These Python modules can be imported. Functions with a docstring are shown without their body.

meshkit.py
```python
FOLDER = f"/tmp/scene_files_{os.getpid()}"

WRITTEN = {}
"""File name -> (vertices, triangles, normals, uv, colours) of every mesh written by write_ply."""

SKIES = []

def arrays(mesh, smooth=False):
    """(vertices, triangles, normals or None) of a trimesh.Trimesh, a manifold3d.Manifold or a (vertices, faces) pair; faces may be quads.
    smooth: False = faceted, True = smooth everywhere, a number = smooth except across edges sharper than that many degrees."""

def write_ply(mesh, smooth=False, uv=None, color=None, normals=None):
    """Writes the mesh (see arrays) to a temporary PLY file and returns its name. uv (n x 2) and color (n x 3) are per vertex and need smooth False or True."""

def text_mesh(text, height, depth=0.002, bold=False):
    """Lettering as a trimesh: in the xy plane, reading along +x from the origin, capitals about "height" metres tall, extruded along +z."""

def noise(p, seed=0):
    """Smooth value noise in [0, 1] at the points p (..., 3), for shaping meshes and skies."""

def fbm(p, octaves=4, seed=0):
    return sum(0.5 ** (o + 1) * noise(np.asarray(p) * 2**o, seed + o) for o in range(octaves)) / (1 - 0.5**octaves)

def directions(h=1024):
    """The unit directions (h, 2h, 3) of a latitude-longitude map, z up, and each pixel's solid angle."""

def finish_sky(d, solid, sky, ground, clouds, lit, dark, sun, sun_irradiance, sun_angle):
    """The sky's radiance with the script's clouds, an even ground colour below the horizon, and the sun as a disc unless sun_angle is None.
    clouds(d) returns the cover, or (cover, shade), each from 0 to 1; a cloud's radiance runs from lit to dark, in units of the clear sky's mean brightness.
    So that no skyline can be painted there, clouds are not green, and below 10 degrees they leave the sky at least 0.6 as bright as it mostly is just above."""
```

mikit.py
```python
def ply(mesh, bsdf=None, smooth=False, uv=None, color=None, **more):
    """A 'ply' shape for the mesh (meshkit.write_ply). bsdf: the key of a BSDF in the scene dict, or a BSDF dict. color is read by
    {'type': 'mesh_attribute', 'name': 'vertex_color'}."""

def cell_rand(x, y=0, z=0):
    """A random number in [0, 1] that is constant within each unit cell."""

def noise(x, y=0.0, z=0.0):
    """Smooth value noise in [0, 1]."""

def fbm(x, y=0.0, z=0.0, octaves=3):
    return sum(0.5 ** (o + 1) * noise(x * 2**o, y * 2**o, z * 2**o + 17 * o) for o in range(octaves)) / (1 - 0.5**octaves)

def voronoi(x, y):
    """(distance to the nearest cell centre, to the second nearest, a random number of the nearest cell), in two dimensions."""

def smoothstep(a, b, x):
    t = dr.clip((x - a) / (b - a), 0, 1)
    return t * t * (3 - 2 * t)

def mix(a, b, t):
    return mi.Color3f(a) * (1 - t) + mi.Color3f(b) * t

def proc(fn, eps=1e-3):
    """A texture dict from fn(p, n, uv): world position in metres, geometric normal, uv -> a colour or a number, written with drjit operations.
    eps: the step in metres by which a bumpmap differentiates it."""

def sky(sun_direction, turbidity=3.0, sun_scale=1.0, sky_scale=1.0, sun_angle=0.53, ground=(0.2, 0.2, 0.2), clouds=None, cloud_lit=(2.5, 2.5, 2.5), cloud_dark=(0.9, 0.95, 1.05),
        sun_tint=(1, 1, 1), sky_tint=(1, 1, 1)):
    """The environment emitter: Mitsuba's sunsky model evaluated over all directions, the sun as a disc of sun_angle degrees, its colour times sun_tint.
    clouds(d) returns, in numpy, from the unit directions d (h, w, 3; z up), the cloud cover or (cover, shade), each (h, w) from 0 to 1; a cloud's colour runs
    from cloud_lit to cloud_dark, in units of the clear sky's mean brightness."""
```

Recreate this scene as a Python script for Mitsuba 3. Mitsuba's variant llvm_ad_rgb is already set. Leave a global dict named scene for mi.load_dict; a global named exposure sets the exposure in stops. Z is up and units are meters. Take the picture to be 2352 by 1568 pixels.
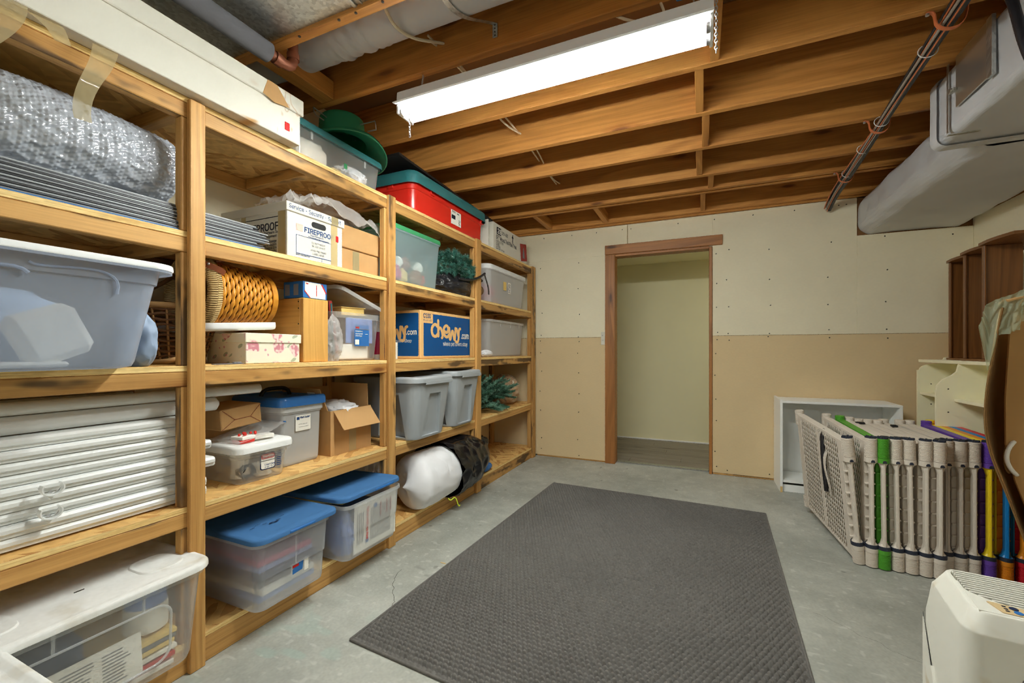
import math, random, numpy as np, trimesh, shapely.geometry as sg, drjit as dr, mitsuba as mi, mikit, meshkit
from mikit import proc, noise, fbm, voronoi, cell_rand, smoothstep, mix
random.seed(7); RNG = np.random.default_rng(7)
T = mi.ScalarTransform4f
scene, labels = {'type': 'scene'}, {}
# ---------------- camera (level, 1.09 m up, turned 23.96 degrees left of the shelf direction, small vertical shift)
YAW = math.radians(23.96)
scene['camera'] = {'type': 'perspective', 'fov': 2 * math.degrees(math.atan(1176 / 982.0)), 'fov_axis': 'x', 'near_clip': 0.02, 'far_clip': 60.0,
    'principal_point_offset_y': -(805.7 - 784) / 1568,
    'to_world': T().look_at(origin=[0, 0, 1.09], target=[-math.sin(YAW), math.cos(YAW), 1.09], up=[0, 0, 1])}
exposure = 0.34
TUBE, TUBE_2, UNSEEN_HALL = 122., 44., 28.       # radiance: visible shop light, unseen one behind the viewer, unseen hall lamp
# ---------------- helpers
def numbered(k):
    if k not in labels and not any(q == k or q.startswith(k + '__') for q in scene): return k
    i = 1
    while f'{k}_{i:03d}' in labels or any(q == f'{k}_{i:03d}' or q.startswith(f'{k}_{i:03d}__') for q in scene): i += 1
    return f'{k}_{i:03d}'
_cnt = {}
def partkey(k):
    i = _cnt.get(k, 0); _cnt[k] = i + 1
    return k if i == 0 else f'{k}_{i:03d}'
def thing(name, label, cat, group=None):
    k = numbered(name); labels[k] = {'label': label, 'category': cat}
    if group: labels[k]['group'] = group
    return k
def struct(name): labels[name] = {'kind': 'structure'}; return name
def put(k, mesh, mat, smooth=False, uv=None, tw=None):
    if isinstance(mesh, tuple) and len(mesh) == 3: mesh, uv = (mesh[0], mesh[1]), mesh[2]
    d = mikit.ply(mesh, mat, smooth, uv=uv)
    if tw is not None: d['to_world'] = tw
    scene[k] = d; return k
def part(root, name, mesh, mat, smooth=False, uv=None, label=None, kind=None, tw=None):
    k = partkey(root + '__' + name); put(k, mesh, mat, smooth, uv, tw)
    if label or kind: labels[k] = {a: b for a, b in (('label', label), ('kind', kind)) if b}
    return k
def one(name, label, cat, mesh, mat, smooth=False, uv=None, group=None):
    k = thing(name, label, cat, group); return put(k, mesh, mat, smooth, uv)
def cat(*ms):
    ms = [m for q in ms for m in (q if isinstance(q, list) else [q])]
    return trimesh.util.concatenate([m if isinstance(m, trimesh.Trimesh) else trimesh.Trimesh(*m, process=False) for m in ms])
def hullbox(lo, hi, b):
    lo, hi = np.minimum(lo, hi), np.maximum(lo, hi); b = min(b, .45 * float((hi - lo).min()))
    P = []
    for sx in (0, 1):
        for sy in (0, 1):
            for sz in (0, 1):
                c = np.where([sx, sy, sz], hi, lo); d = np.where([sx, sy, sz], -b, b)
                P += [c + d * [0, 1, 1], c + d * [1, 0, 1], c + d * [1, 1, 0]]
    m = trimesh.convex.convex_hull(np.array(P)); return m
def box(lo, hi, b=.002):
    lo, hi = np.array(lo, float), np.array(hi, float)
    if b == 0: return trimesh.creation.box(bounds=np.array([np.minimum(lo, hi), np.maximum(lo, hi)]))
    return hullbox(lo, hi, b)
_pid = [0]
def wood(lo, hi, axis=None, b=.0025, mesh=None):
    """A plank with uv in metres along and across the grain; every plank gets its own piece number."""
    m = mesh if mesh is not None else box(lo, hi, b)
    ext = m.vertices.max(0) - m.vertices.min(0)
    axis = int(np.argmax(ext)) if axis is None else axis
    _pid[0] += 1
    v = m.vertices[m.faces].reshape(-1, 3); f = np.arange(len(v)).reshape(-1, 3)
    n = np.repeat(np.argmax(np.abs(m.face_normals), 1), 3)
    o = [a for a in range(3) if a != axis]
    across = np.where(n == o[0], v[:, o[1]], v[:, o[0]] + 1.7)
    along = np.where(n == axis, v[:, o[1]] * .05, v[:, axis]) + _pid[0] * 1.37
    mn = v.min(0); across = across - np.where(n == o[0], mn[o[1]], mn[o[0]])
    return (v, f, np.stack([along, across + 10 * _pid[0]], 1))
def rot(m, ang, axis=(0, 0, 1), at=(0, 0, 0)):
    m = m.copy(); m.apply_transform(trimesh.transformations.rotation_matrix(ang, axis, at)); return m
def mv(m, d): m = m.copy(); m.apply_translation(d); return m
def frame(m, o, ex, ey):
    """Local x, y, z of the mesh to directions ex, ey, ex x ey at o."""
    ex, ey = np.array(ex, float), np.array(ey, float); ex /= np.linalg.norm(ex); ey = ey - ex * (ex @ ey); ey /= np.linalg.norm(ey)
    M = np.eye(4); M[:3, 0], M[:3, 1], M[:3, 2], M[:3, 3] = ex, ey, np.cross(ex, ey), o
    m = m.copy(); m.apply_transform(M); return m
def grid(P, closed_u=False, closed_v=False):
    P = np.asarray(P, float); a, b = P.shape[:2]; I = np.arange(a * b).reshape(a, b)
    if closed_u: I = np.vstack([I, I[:1]])
    if closed_v: I = np.hstack([I, I[:, :1]])
    q = np.stack([I[:-1, :-1], I[1:, :-1], I[1:, 1:], I[:-1, 1:]], -1).reshape(-1, 4)
    return trimesh.Trimesh(P.reshape(-1, 3), np.vstack([q[:, [0, 1, 2]], q[:, [0, 2, 3]]]), process=False)
def tube(path, r, n=8, cap=True):
    p = np.asarray(path, float); r = np.broadcast_to(np.asarray(r, float), len(p))
    t = np.gradient(p, axis=0); t /= np.maximum(np.linalg.norm(t, axis=1, keepdims=True), 1e-12)
    u = np.cross(t[0], [0, 0, 1] if abs(t[0][2]) < .9 else [1, 0, 0]); u /= np.linalg.norm(u)
    a = np.arange(n) * 2 * np.pi / n; R = []
    for i in range(len(p)):
        u = u - t[i] * (u @ t[i]); u /= np.linalg.norm(u); w = np.cross(t[i], u)
        R.append(p[i] + r[i] * (np.cos(a)[:, None] * u + np.sin(a)[:, None] * w))
    m = grid(R, closed_v=True)
    m.invert()
    if cap:
        k = len(p) * n; V = np.vstack([m.vertices, p[:1], p[-1:]]); i = np.arange(n); j = (i + 1) % n
        m = trimesh.Trimesh(V, np.vstack([m.faces, np.stack([j, i, i * 0 + k], 1), np.stack([i + k - n, j + k - n, i * 0 + k + 1], 1)]), process=False)
    return m
def curve(pts, n=24):
    from scipy.interpolate import CubicSpline
    p = np.asarray(pts, float); d = np.r_[0, np.cumsum(np.linalg.norm(np.diff(p, axis=0), axis=1))]
    return CubicSpline(d, p)(np.linspace(0, d[-1], n))
def rr(w, d, r, n=4):
    """A rounded rectangle about the origin, counter-clockwise."""
    r = min(r, w / 2 - 1e-4, d / 2 - 1e-4); P = []
    for cx, cy, a0 in ((w/2-r, d/2-r, 0), (-w/2+r, d/2-r, 90), (-w/2+r, -d/2+r, 180), (w/2-r, -d/2+r, 270)):
        for k in range(n + 1):
            a = math.radians(a0 + 90 * k / n); P.append((cx + r * math.cos(a), cy + r * math.sin(a)))
    return np.array(P)
def loft(secs, cap0=True, cap1=True):
    """secs: (outline n x 2, z) or n x 3 arrays with equal n; caps are fans."""
    S = [np.c_[q[0], np.full(len(q[0]), q[1])] if isinstance(q, tuple) else q for q in secs]
    m = grid(S, closed_v=True); n = len(S[0]); V, F = [m.vertices], [m.faces[:, ::-1]]; i = np.arange(n); j = (i + 1) % n; k = len(S) * n
    if cap0: V.append(S[0].mean(0)[None]); F.append(np.stack([j, i, i * 0 + k], 1)); k += 1
    if cap1: V.append(S[-1].mean(0)[None]); F.append(np.stack([i, j, i * 0 + k], 1) + [[(len(S)-1)*n, (len(S)-1)*n, 0]]); k += 1
    m = trimesh.Trimesh(np.vstack(V), np.vstack(F), process=False)
    return m
def lathe(prof, n=24):
    a = np.arange(n) * 2 * np.pi / n; p = np.asarray(prof, float)
    m = grid([np.c_[r * np.cos(a), r * np.sin(a), np.full(n, z)] for r, z in p], closed_v=True); m.invert(); return m
def prism(poly, h):
    return trimesh.creation.extrude_polygon(sg.Polygon(poly) if not hasattr(poly, 'area') else poly, h, engine='earcut')
def wallsheet(P, t):
    """A grid sheet given thickness t along its normals (closed)."""
    P = np.asarray(P, float); du, dv = np.gradient(P, axis=0), np.gradient(P, axis=1); n = np.cross(du, dv); n /= np.maximum(np.linalg.norm(n, axis=2, keepdims=True), 1e-9)
    A, B = P, P + n * t; a, b = P.shape[:2]
    rim = [(i, 0) for i in range(a)] + [(a-1, j) for j in range(1, b)] + [(i, b-1) for i in range(a-2, -1, -1)] + [(0, j) for j in range(b-2, 0, -1)]
    ra = np.array([A[q] for q in rim]); rb = np.array([B[q] for q in rim])
    return cat(grid(A), grid(B), grid([ra, rb], closed_v=True))
_tc = {}
def txt(s, h, o, right, up, bold=False, depth=.0006, center=False, width=None):
    key = (s, bold)
    if key not in _tc: _tc[key] = meshkit.text_mesh(s, 1.0, depth=1.0, bold=bold)
    m = _tc[key].copy(); w = m.vertices[:, 0].max(); sx = h if width is None else width / w
    m.apply_transform(np.diag([sx, h, depth, 1]))
    if center: m.apply_translation([-w * sx / 2, 0, 0])
    return frame(m, o, right, up)
def card(o, right, up, w, h, t=.0006):
    return frame(trimesh.creation.box(bounds=[[0, 0, 0], [w, h, t]]), o, right, up)
# ---------------- materials
def rgb(c): return {'type': 'rgb', 'value': [float(x) for x in c]}
def srgb(*c): return [(x / 255 / 12.92) if x / 255 <= .04045 else ((x / 255 + .055) / 1.055) ** 2.4 for x in c]
def mat(name, color, rough=.6, spec=.4, metal=0, **k):
    c = color if isinstance(color, dict) else rgb(srgb(*color))
    scene[name] = {'type': 'twosided', 'b': {'type': 'principled', 'base_color': c, 'roughness': float(rough), 'specular': float(spec), 'metallic': float(metal), **k}}
    return name
def bump(name, fn, scale, eps=1e-3):
    b = scene[name]['b']; scene[name] = {'type': 'twosided', 'b': {'type': 'bumpmap', 't': proc(fn, eps), 'scale': float(scale), 'nested': b}}
def frosted(name, tint, milk=.4, diff=.9, rough=.3):
    """Thin milky plastic sheet: part clear, part scattering what falls on it to both sides."""
    c = rgb(srgb(*tint))
    scene[name] = {'type': 'blendbsdf', 'weight': float(milk), 'a': {'type': 'thindielectric', 'int_ior': 1.45, 'specular_transmittance': rgb([.93 + .07 * x for x in srgb(*tint)])},
        'b': {'type': 'principledthin', 'base_color': c, 'roughness': float(rough), 'diff_trans': float(diff), 'spec_trans': 0.0, 'eta': 1.45}}
    return name
def woodproc(base, dark, knotc, fine=1.0, stain=.0, vary=.25):
    def fn(p, n, uv):
        u, v = uv.x, uv.y; i = dr.floor(v / 10); w = v - 10 * i; r = cell_rand(i, 3, 1)
        warp = noise(u * 1.1, w * 7 + r * 9, i) * 5 + noise(u * 4, w * 20, i) * .6
        g = noise(w * 70 * fine + warp * 2.2, u * .6, i); fi = noise(u * 9, w * 420 * fine, i)
        kd, _, kr = voronoi(u * 2.3 + r * 17, w * 9 + r * 5); kn = dr.select(kr > .80, smoothstep(.16, .05, kd), 0.0); ring = dr.select(kr > .80, smoothstep(.34, .14, kd) * .35, 0.0)
        c = mix(base, dark, dr.clip(g * .62 + fi * .3 - .12 + ring, 0, 1))
        c = mix(c, knotc, kn * .8)
        if stain:
            s = smoothstep(.62, .76, fbm(u * 2.2 + 5 * r, w * 16, i) + .10 * noise(u * 30, w * 60, i)) * dr.select(cell_rand(i, 9, 2) > .25, 1.0, 0.15)
            c = mix(c, [.05, .03, .018], s * stain)
        return c * (1 - vary / 2 + vary * cell_rand(i, 5, 5))
    return proc(fn)
mat('shelf_wood', woodproc(srgb(198, 154, 92), srgb(150, 102, 50), srgb(100, 56, 28), stain=.85, vary=.22), .55, .3)
mat('joist_wood', woodproc(srgb(200, 142, 74), srgb(150, 92, 40), srgb(92, 48, 22), fine=.7, vary=.22), .6, .3)
mat('trim_wood', woodproc(srgb(170, 114, 60), srgb(112, 68, 34), srgb(58, 32, 20), fine=.8, vary=.15), .45, .4)
mat('brown_wood', woodproc(srgb(122, 78, 38), srgb(84, 50, 24), srgb(50, 26, 16), fine=1.3, vary=.08), .35, .5)
mat('laminate', woodproc(srgb(136, 128, 116), srgb(98, 90, 80), srgb(86, 78, 68), fine=.6, vary=.25), .45, .4)
def osb(p, n, uv):
    edge = mix(srgb(238, 212, 150), srgb(204, 164, 96), noise(p.y * 8 + p.x * 8, p.z * 420)) * (.9 + .2 * noise(p.y * 90 + p.x * 90, p.z * 300))
    a = p.x * .8 + p.y * .6; b = -p.x * .6 + p.y * .8
    _, e, r1 = voronoi(a * 9 + 2 * noise(p.x * 5, p.y * 5), b * 42); _, _, r2 = voronoi(b * 8 + 40, a * 36 + 11)
    r = dr.select(noise(p.x * 12, p.y * 12, p.z) > .5, r1, r2)
    c = mix(srgb(212, 172, 108), srgb(172, 124, 68), r * r) * (.88 + .24 * noise(p.x * 60, p.y * 60, p.z * 200))
    return dr.select(dr.abs(n.z) > .5, c, edge)
mat('osb', proc(osb), .65, .25)
def concrete(p, n, uv):
    f = fbm(p.x * 2.2, p.y * 2.2, 0, 4); g = fbm(p.x * 16, p.y * 16, 3, 3); h = noise(p.x * 140, p.y * 140)
    c = mix(srgb(144, 147, 140), srgb(178, 180, 172), dr.clip(f * 1.5 - .25 + (g - .5) * .5, 0, 1)) * (.94 + .12 * h)
    c = mix(c, srgb(208, 208, 202), smoothstep(.80, .92, noise(p.x * 34, p.y * 60, 5)) * .22)
    def crack(x0, y0, x1, y1, w):
        L = math.hypot(x1 - x0, y1 - y0); tx, ty = (x1 - x0) / L, (y1 - y0) / L
        s = (p.x - x0) * tx + (p.y - y0) * ty; d = (p.x - x0) * -ty + (p.y - y0) * tx + (fbm(s * 9, y0, 0, 4) - .5) * .10
        return smoothstep(w, w * .3, dr.abs(d)) * dr.select((s > 0) & (s < L), 1.0, 0.0)
    k = crack(-1.17, 1.36, -1.38, 1.72, .0022) * .75 + crack(.44, 2.16, .98, 1.70, .0015) * .5
    k = k + smoothstep(.016, .006, dr.abs(p.x + 1.05 + .35 * (p.y - 1.86) + .015 * noise(p.y * 25))) * dr.select((p.y > 1.82) & (p.y < 1.95), .35, 0.0)
    k = k + smoothstep(.85, .95, noise(p.x * 22, p.y * 22, 9)) * smoothstep(.7, .9, noise(p.x * 5, p.y * 5, 2)) * .4
    c = mix(c, srgb(62, 60, 56), dr.clip(k, 0, 1))
    t = smoothstep(.62, .8, noise(p.x * 9, p.y * 22, 7)) * smoothstep(.35, .05, dr.abs(p.x + 1.35)) * smoothstep(.5, .1, dr.abs(p.y - 1.05))
    return mix(c, srgb(150, 190, 180), t * .22)
mat('concrete', proc(concrete), .55, .35)
def drywall(a):
    def fn(p, n, uv):
        return mi.Color3f(srgb(*a)) * (.95 + .08 * fbm(p.x * 3 + p.y, p.z * 3, 1, 3)) * (.985 + .03 * noise(p.x * 90, p.y * 90, p.z * 90))
    return proc(fn)
mat('drywall_cream', drywall((230, 223, 197)), .85, .15)
mat('drywall_tan', drywall((214, 192, 152)), .85, .15)
mat('hall_paint', (222, 216, 182), .8, .2)
mat('white_trim', (225, 225, 225), .5, .3)
mat('screw', (40, 34, 30), .5, .4)
mat('white_metal', (222, 226, 230), .4, .5)
def galv(p, n, uv):
    _, _, r = voronoi(p.x * 90 + p.z * 50, p.y * 90 + p.z * 70)
    return mi.Color3f(.42 + .22 * r) * mi.Color3f(.96, 1.0, .98)
mat('galvanised', proc(galv), .38, .5, .9)
mat('copper', (120, 70, 48), .5, .5, .5)
mat('foam', (92, 92, 96), .9, .1)
mat('black_plastic', (24, 24, 26), .45, .4)
mat('chain', (190, 192, 195), .3, .6, .8)
mat('romex', (218, 208, 186), .5, .3)
mat('blue_plastic', (36, 104, 168), .35, .5)
mat('orange_wire', (178, 104, 60), .5, .4)
mat('duct_wrap', proc(lambda p, n, uv: mi.Color3f(srgb(190, 192, 196)) * (.93 + .12 * fbm(p.x * 6, p.y * 6, p.z * 6, 3))), .42, .45)
bump('duct_wrap', lambda p, n, uv: fbm(p.x * 26 + 3 * noise(p.y * 7, p.z * 9), p.y * 7, p.z * 26, 3), .012, 2e-3)
mat('subfloor_ply', (122, 88, 56), .8, .15)
# ================= the room
XW, XR, YB, YN, ZS = -2.075, 1.80, 4.19, -2.6, 2.545
put(struct('floor'), box((XW - .1, YN, -.05), (XR + .1, YB + .02, 0), 0), 'concrete')
SEAM = 1.224
k = struct('wall_back')
part(k, 'stud_core', cat(box((XW - .1, YB + .0135, .012), (-.86, YB + .105, 2.3), 0), box((.085, YB + .0135, .012), (XR + .1, YB + .105, 2.3), 0), box((-.86, YB + .0135, 2.03), (.085, YB + .105, 2.3), 0)), 'subfloor_ply')
def panel(x0, x1, z0, z1, m): part(k, 'panel', box((x0, YB, z0), (x1, YB + .013, z1), .0015), m)
panel(XW, -.862, .014, SEAM - .001, 'drywall_tan'); panel(.085, 1.799, .014, SEAM - .001, 'drywall_tan')
panel(XW, -.862, SEAM + .001, 2.02, 'drywall_cream'); panel(XW, -.655, 2.02, 2.300, 'drywall_cream'); panel(-.650, .085, 2.02, 2.300, 'drywall_cream')
panel(  .085, 1.118, SEAM + .001, 2.300, 'drywall_cream'); panel(1.118, 1.799, SEAM + .001, 2.0, 'drywall_cream')
sc = []
for x in (-1.53, -1.13, .115, .205, .52, .94, 1.30, 1.68):
    for z in (.06, .20, .46, .66, .88, 1.08, 1.195, 1.25, 1.47, 1.70, 1.96):
        if x > .15 and z in (.20, .46, .88, 1.08, .66) : continue
        sc.append(mv(rot(trimesh.creation.cylinder(.005, .003, sections=8), math.pi / 2, (1, 0, 0)), (x + RNG.uniform(-.012, .012), YB, z + RNG.uniform(-.02, .02))))
for x in (-1.5, -1.2, -.95, -.70, -.62, -.2, .1, .4, .7, 1.0, 1.05): sc.append(mv(rot(trimesh.creation.cylinder(.005, .003, sections=8), math.pi / 2, (1, 0, 0)), (x, YB, 2.255)))
part(k, 'screw', cat(sc), 'screw', kind='stuff')
part(k, 'sill_plate', wood((.086, YB - .004, 0), (1.79, YB + .02, .013)), 'shelf_wood'); part(k, 'sill_plate', wood((XW + .5, YB + .004, 0), (-.863, YB + .02, .013)), 'shelf_wood')
k = struct('wall_left')
for y0, y1 in ((YN, -.2), (-.198, 2.24), (2.242, YB)):
    part(k, 'panel', box((XW - .013, y0, 0), (XW, y1, SEAM - .001), .001), 'drywall_tan'); part(k, 'panel', box((XW - .013, y0, SEAM + .001), (XW, y1, ZS), .001), 'drywall_cream')
k = struct('wall_right')
part(k, 'panel', box((XR, YN, 0), (XR + .013, YB + .013, SEAM - .001), .001), 'drywall_tan'); part(k, 'panel', box((XR, YN, SEAM + .001), (XR + .013, YB + .013, 2.06), .001), 'drywall_cream')
part(k, 'top_plate', wood((XR + .01, YN, 2.06), (XR + .05, YB, 2.31)), 'joist_wood')
put(struct('wall_near'), box((XW - .1, YN - .05, 0), (XR + .1, YN, ZS), 0), 'drywall_cream')
# door opening, its boards and the hall behind
k = struct('trim_1')
part(k, 'door_post', wood((-.862, YB - .022, 0), (-.768, YB, 2.022)), 'trim_wood'); part(k, 'door_lintel', wood((-.863, YB - .024, 2.024), (.165, YB, 2.112)), 'trim_wood')
part(k, 'jamb', wood((-.790, YB - .002, 0), (-.768, YB + .108, 2.012)), 'trim_wood'); part(k, 'jamb', wood((.058, YB - .018, 0), (.082, YB + .108, 2.012)), 'trim_wood')
part(k, 'head_jamb', wood((-.768, YB - .002, 2.002), (.058, YB + .108, 2.024)), 'trim_wood')
HY = 5.474
put(struct('wall_hall'), box((-3.2, HY, 0), (2.2, HY + .05, 2.4), 0), 'hall_paint')
put(struct('wall_hall_end'), cat(box((-3.2, YB + .11, 0), (-3.15, HY, 2.4), 0), box((2.15, YB + .11, 0), (2.2, HY, 2.4), 0), box((-3.2, YB + .107, 0), (-.79, YB + .115, 2.2), 0), box((.082, YB + .107, 0), (2.2, YB + .115, 2.2), 0)), 'hall_paint')
put(struct('ceiling_hall'), box((-3.2, YB + .107, 2.158), (2.2, HY, 2.2), 0), 'hall_paint')
put(struct('baseboard_hall'), box((-3.1, HY - .012, .004), (2.1, HY, .022), .003), 'white_trim')
k = struct('floor_hall')
part(k, 'underlay', box((-3.2, YB + .02, -.05), (2.2, HY, -.001), 0), 'concrete')
y = YB + .125; i = 0
while y < HY - .02:
    x = -3.1 + (i * .47) % 1.1
    while x < 1.6:
        if x + 1.2 > -1.6 and x < .6: part(k, 'plank', wood((x, y, -.001), (x + 1.218, min(y + .158, HY - .002), .006), 0, .001), 'laminate')
        x += 1.22
    y += .16; i += 1
part(k, 'threshold', box((-.768, YB + .055, 0), (.058, YB + .125, .008), .003), 'galvanised')
# ceiling: boards overhead, joists, blocking
k = struct('ceiling')
part(k, 'subfloor', box((XW - .1, YN, ZS), (XR + .1, YB + .1, ZS + .02), 0), 'subfloor_ply')
JY = [1.152 - .403 * i for i in range(9, -1, -1)] + [1.550, 1.996, 2.400, 2.811, 3.254, 3.547, 3.609, 4.100]
for y in JY: part(k, 'joist', wood((XW, y, 2.31), (XR + .03, y + .036, ZS), 0), 'joist_wood')
for x, a in ((.030, 1.587), (-.030, 2.033), (.0, 2.437), (-.035, 2.848), (.04, 3.29), (-.012, 3.646)):
    b = min(q for q in JY if q > a); part(k, 'blocking', wood((x, a, 2.312 + RNG.uniform(0, .004)), (x + .037, b - .001, ZS - .004), 1), 'joist_wood')
part(k, 'blocking', wood((-.86, 3.646, 2.312), (-.815, 4.099, 2.40), 1), 'joist_wood'); part(k, 'blocking', wood((-1.42, 3.646, 2.312), (-1.375, 4.099, 2.40), 1), 'joist_wood')
part(k, 'blocking', wood((-1.715, 1.19, 2.31), (-1.635, 1.548, 2.40), 1), 'joist_wood')
part(k, 'furring_strip', wood((XW, 1.150, 2.288), (1.7, 1.19, 2.309), 0), 'joist_wood')
part(k, 'rim_joist', wood((XW - .02, YB - .040, 2.302), (XR + .03, YB + .0, ZS), 0), 'joist_wood')
# ================= shelving along the left wall
XB, XP = -1.592, -1.573
LV = [.107, .563, 1.040, 1.494, 1.949]
POSTS = [(-.13, -.08), (.874, .924), (1.876, 1.932), (2.878, 2.950), (4.06, 4.14)]
k = thing('shelving_unit', 'long built-in shelving unit of rough yellow lumber along the left wall', 'shelving')
for i, (a, b) in enumerate(POSTS):
    part(k, 'post', wood((XP - .019, a, 0), (XP, b, 1.952 - (.012 if i == 1 else 0)), 2), 'shelf_wood')
    part(k, 'rear_post', wood((XW + .001, a, .108), (XW + .038, a + .06, 1.90), 2), 'shelf_wood')
ends = [-1.1] + [(a + b) / 2 for a, b in POSTS[1:4]] + [4.155]
for li, z in enumerate(LV):
    bz = .087 if li == 0 else .050
    for j in range(4):
        y0, y1 = ends[j] + .001, ends[j + 1] - .001
        dz = -.018 if (j == 0 and li in (1, 2, 3)) and False else 0
        part(k, 'front_beam', wood((XB - .038, y0, max(0, z - .02 - bz)), (XB, y1, z - .0205), 1), 'shelf_wood')
        part(k, 'rear_beam', wood((XW + .001, y0, max(.001, z - .02 - bz)), (XW + .036, y1, z - .0205), 1), 'shelf_wood')
        part(k, 'deck_board', box((XW + .003, y0, z - .02), (XB + .001, y1, z), .0015), 'osb')
        if li:
            for yy in (y0 + .48 * (y1 - y0), y1 - .05): part(k, 'cross_brace', wood((XW + .037, yy, z - .068), (XB - .039, yy + .036, z - .021), 0), 'shelf_wood')
    if li:
        for (a, b) in POSTS[1:]: part(k, 'short_stud', wood((XB - .036, a - .016, LV[li-1] + .001), (XB - .001, a + .020, z - .02 - bz - .001), 2), 'shelf_wood')
for y0, y1, z in ((.45, .458, 0),): pass
# ================= the shop light and what hangs under the joists
def chain(pts, r=.0016, L=.014):
    p = np.asarray(pts, float); n = max(2, int(np.linalg.norm(p[1] - p[0]) / (L * .72))); out = []
    d = (p[1] - p[0]) / np.linalg.norm(p[1] - p[0]); s = np.cross(d, [0, 1, .2]); s /= np.linalg.norm(s); w = np.cross(d, s)
    a = np.linspace(0, 2 * np.pi, 11)[:-1]
    for i in range(n):
        c = p[0] + (p[1] - p[0]) * (i + .5) / n; q = s if i % 2 else w
        P = np.array([c + d * math.cos(t) * L * .5 + q * math.sin(t) * L * .28 for t in a]); P = np.vstack([P, P[:2]])
        out.append(tube(P, r, 4, cap=False))
    return cat(out)
def strip(prof, x0, x1):
    P = np.array(prof); return grid([np.c_[np.full(len(P), x), P[:, 0], P[:, 1]] for x in (x0, x1)])
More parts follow.
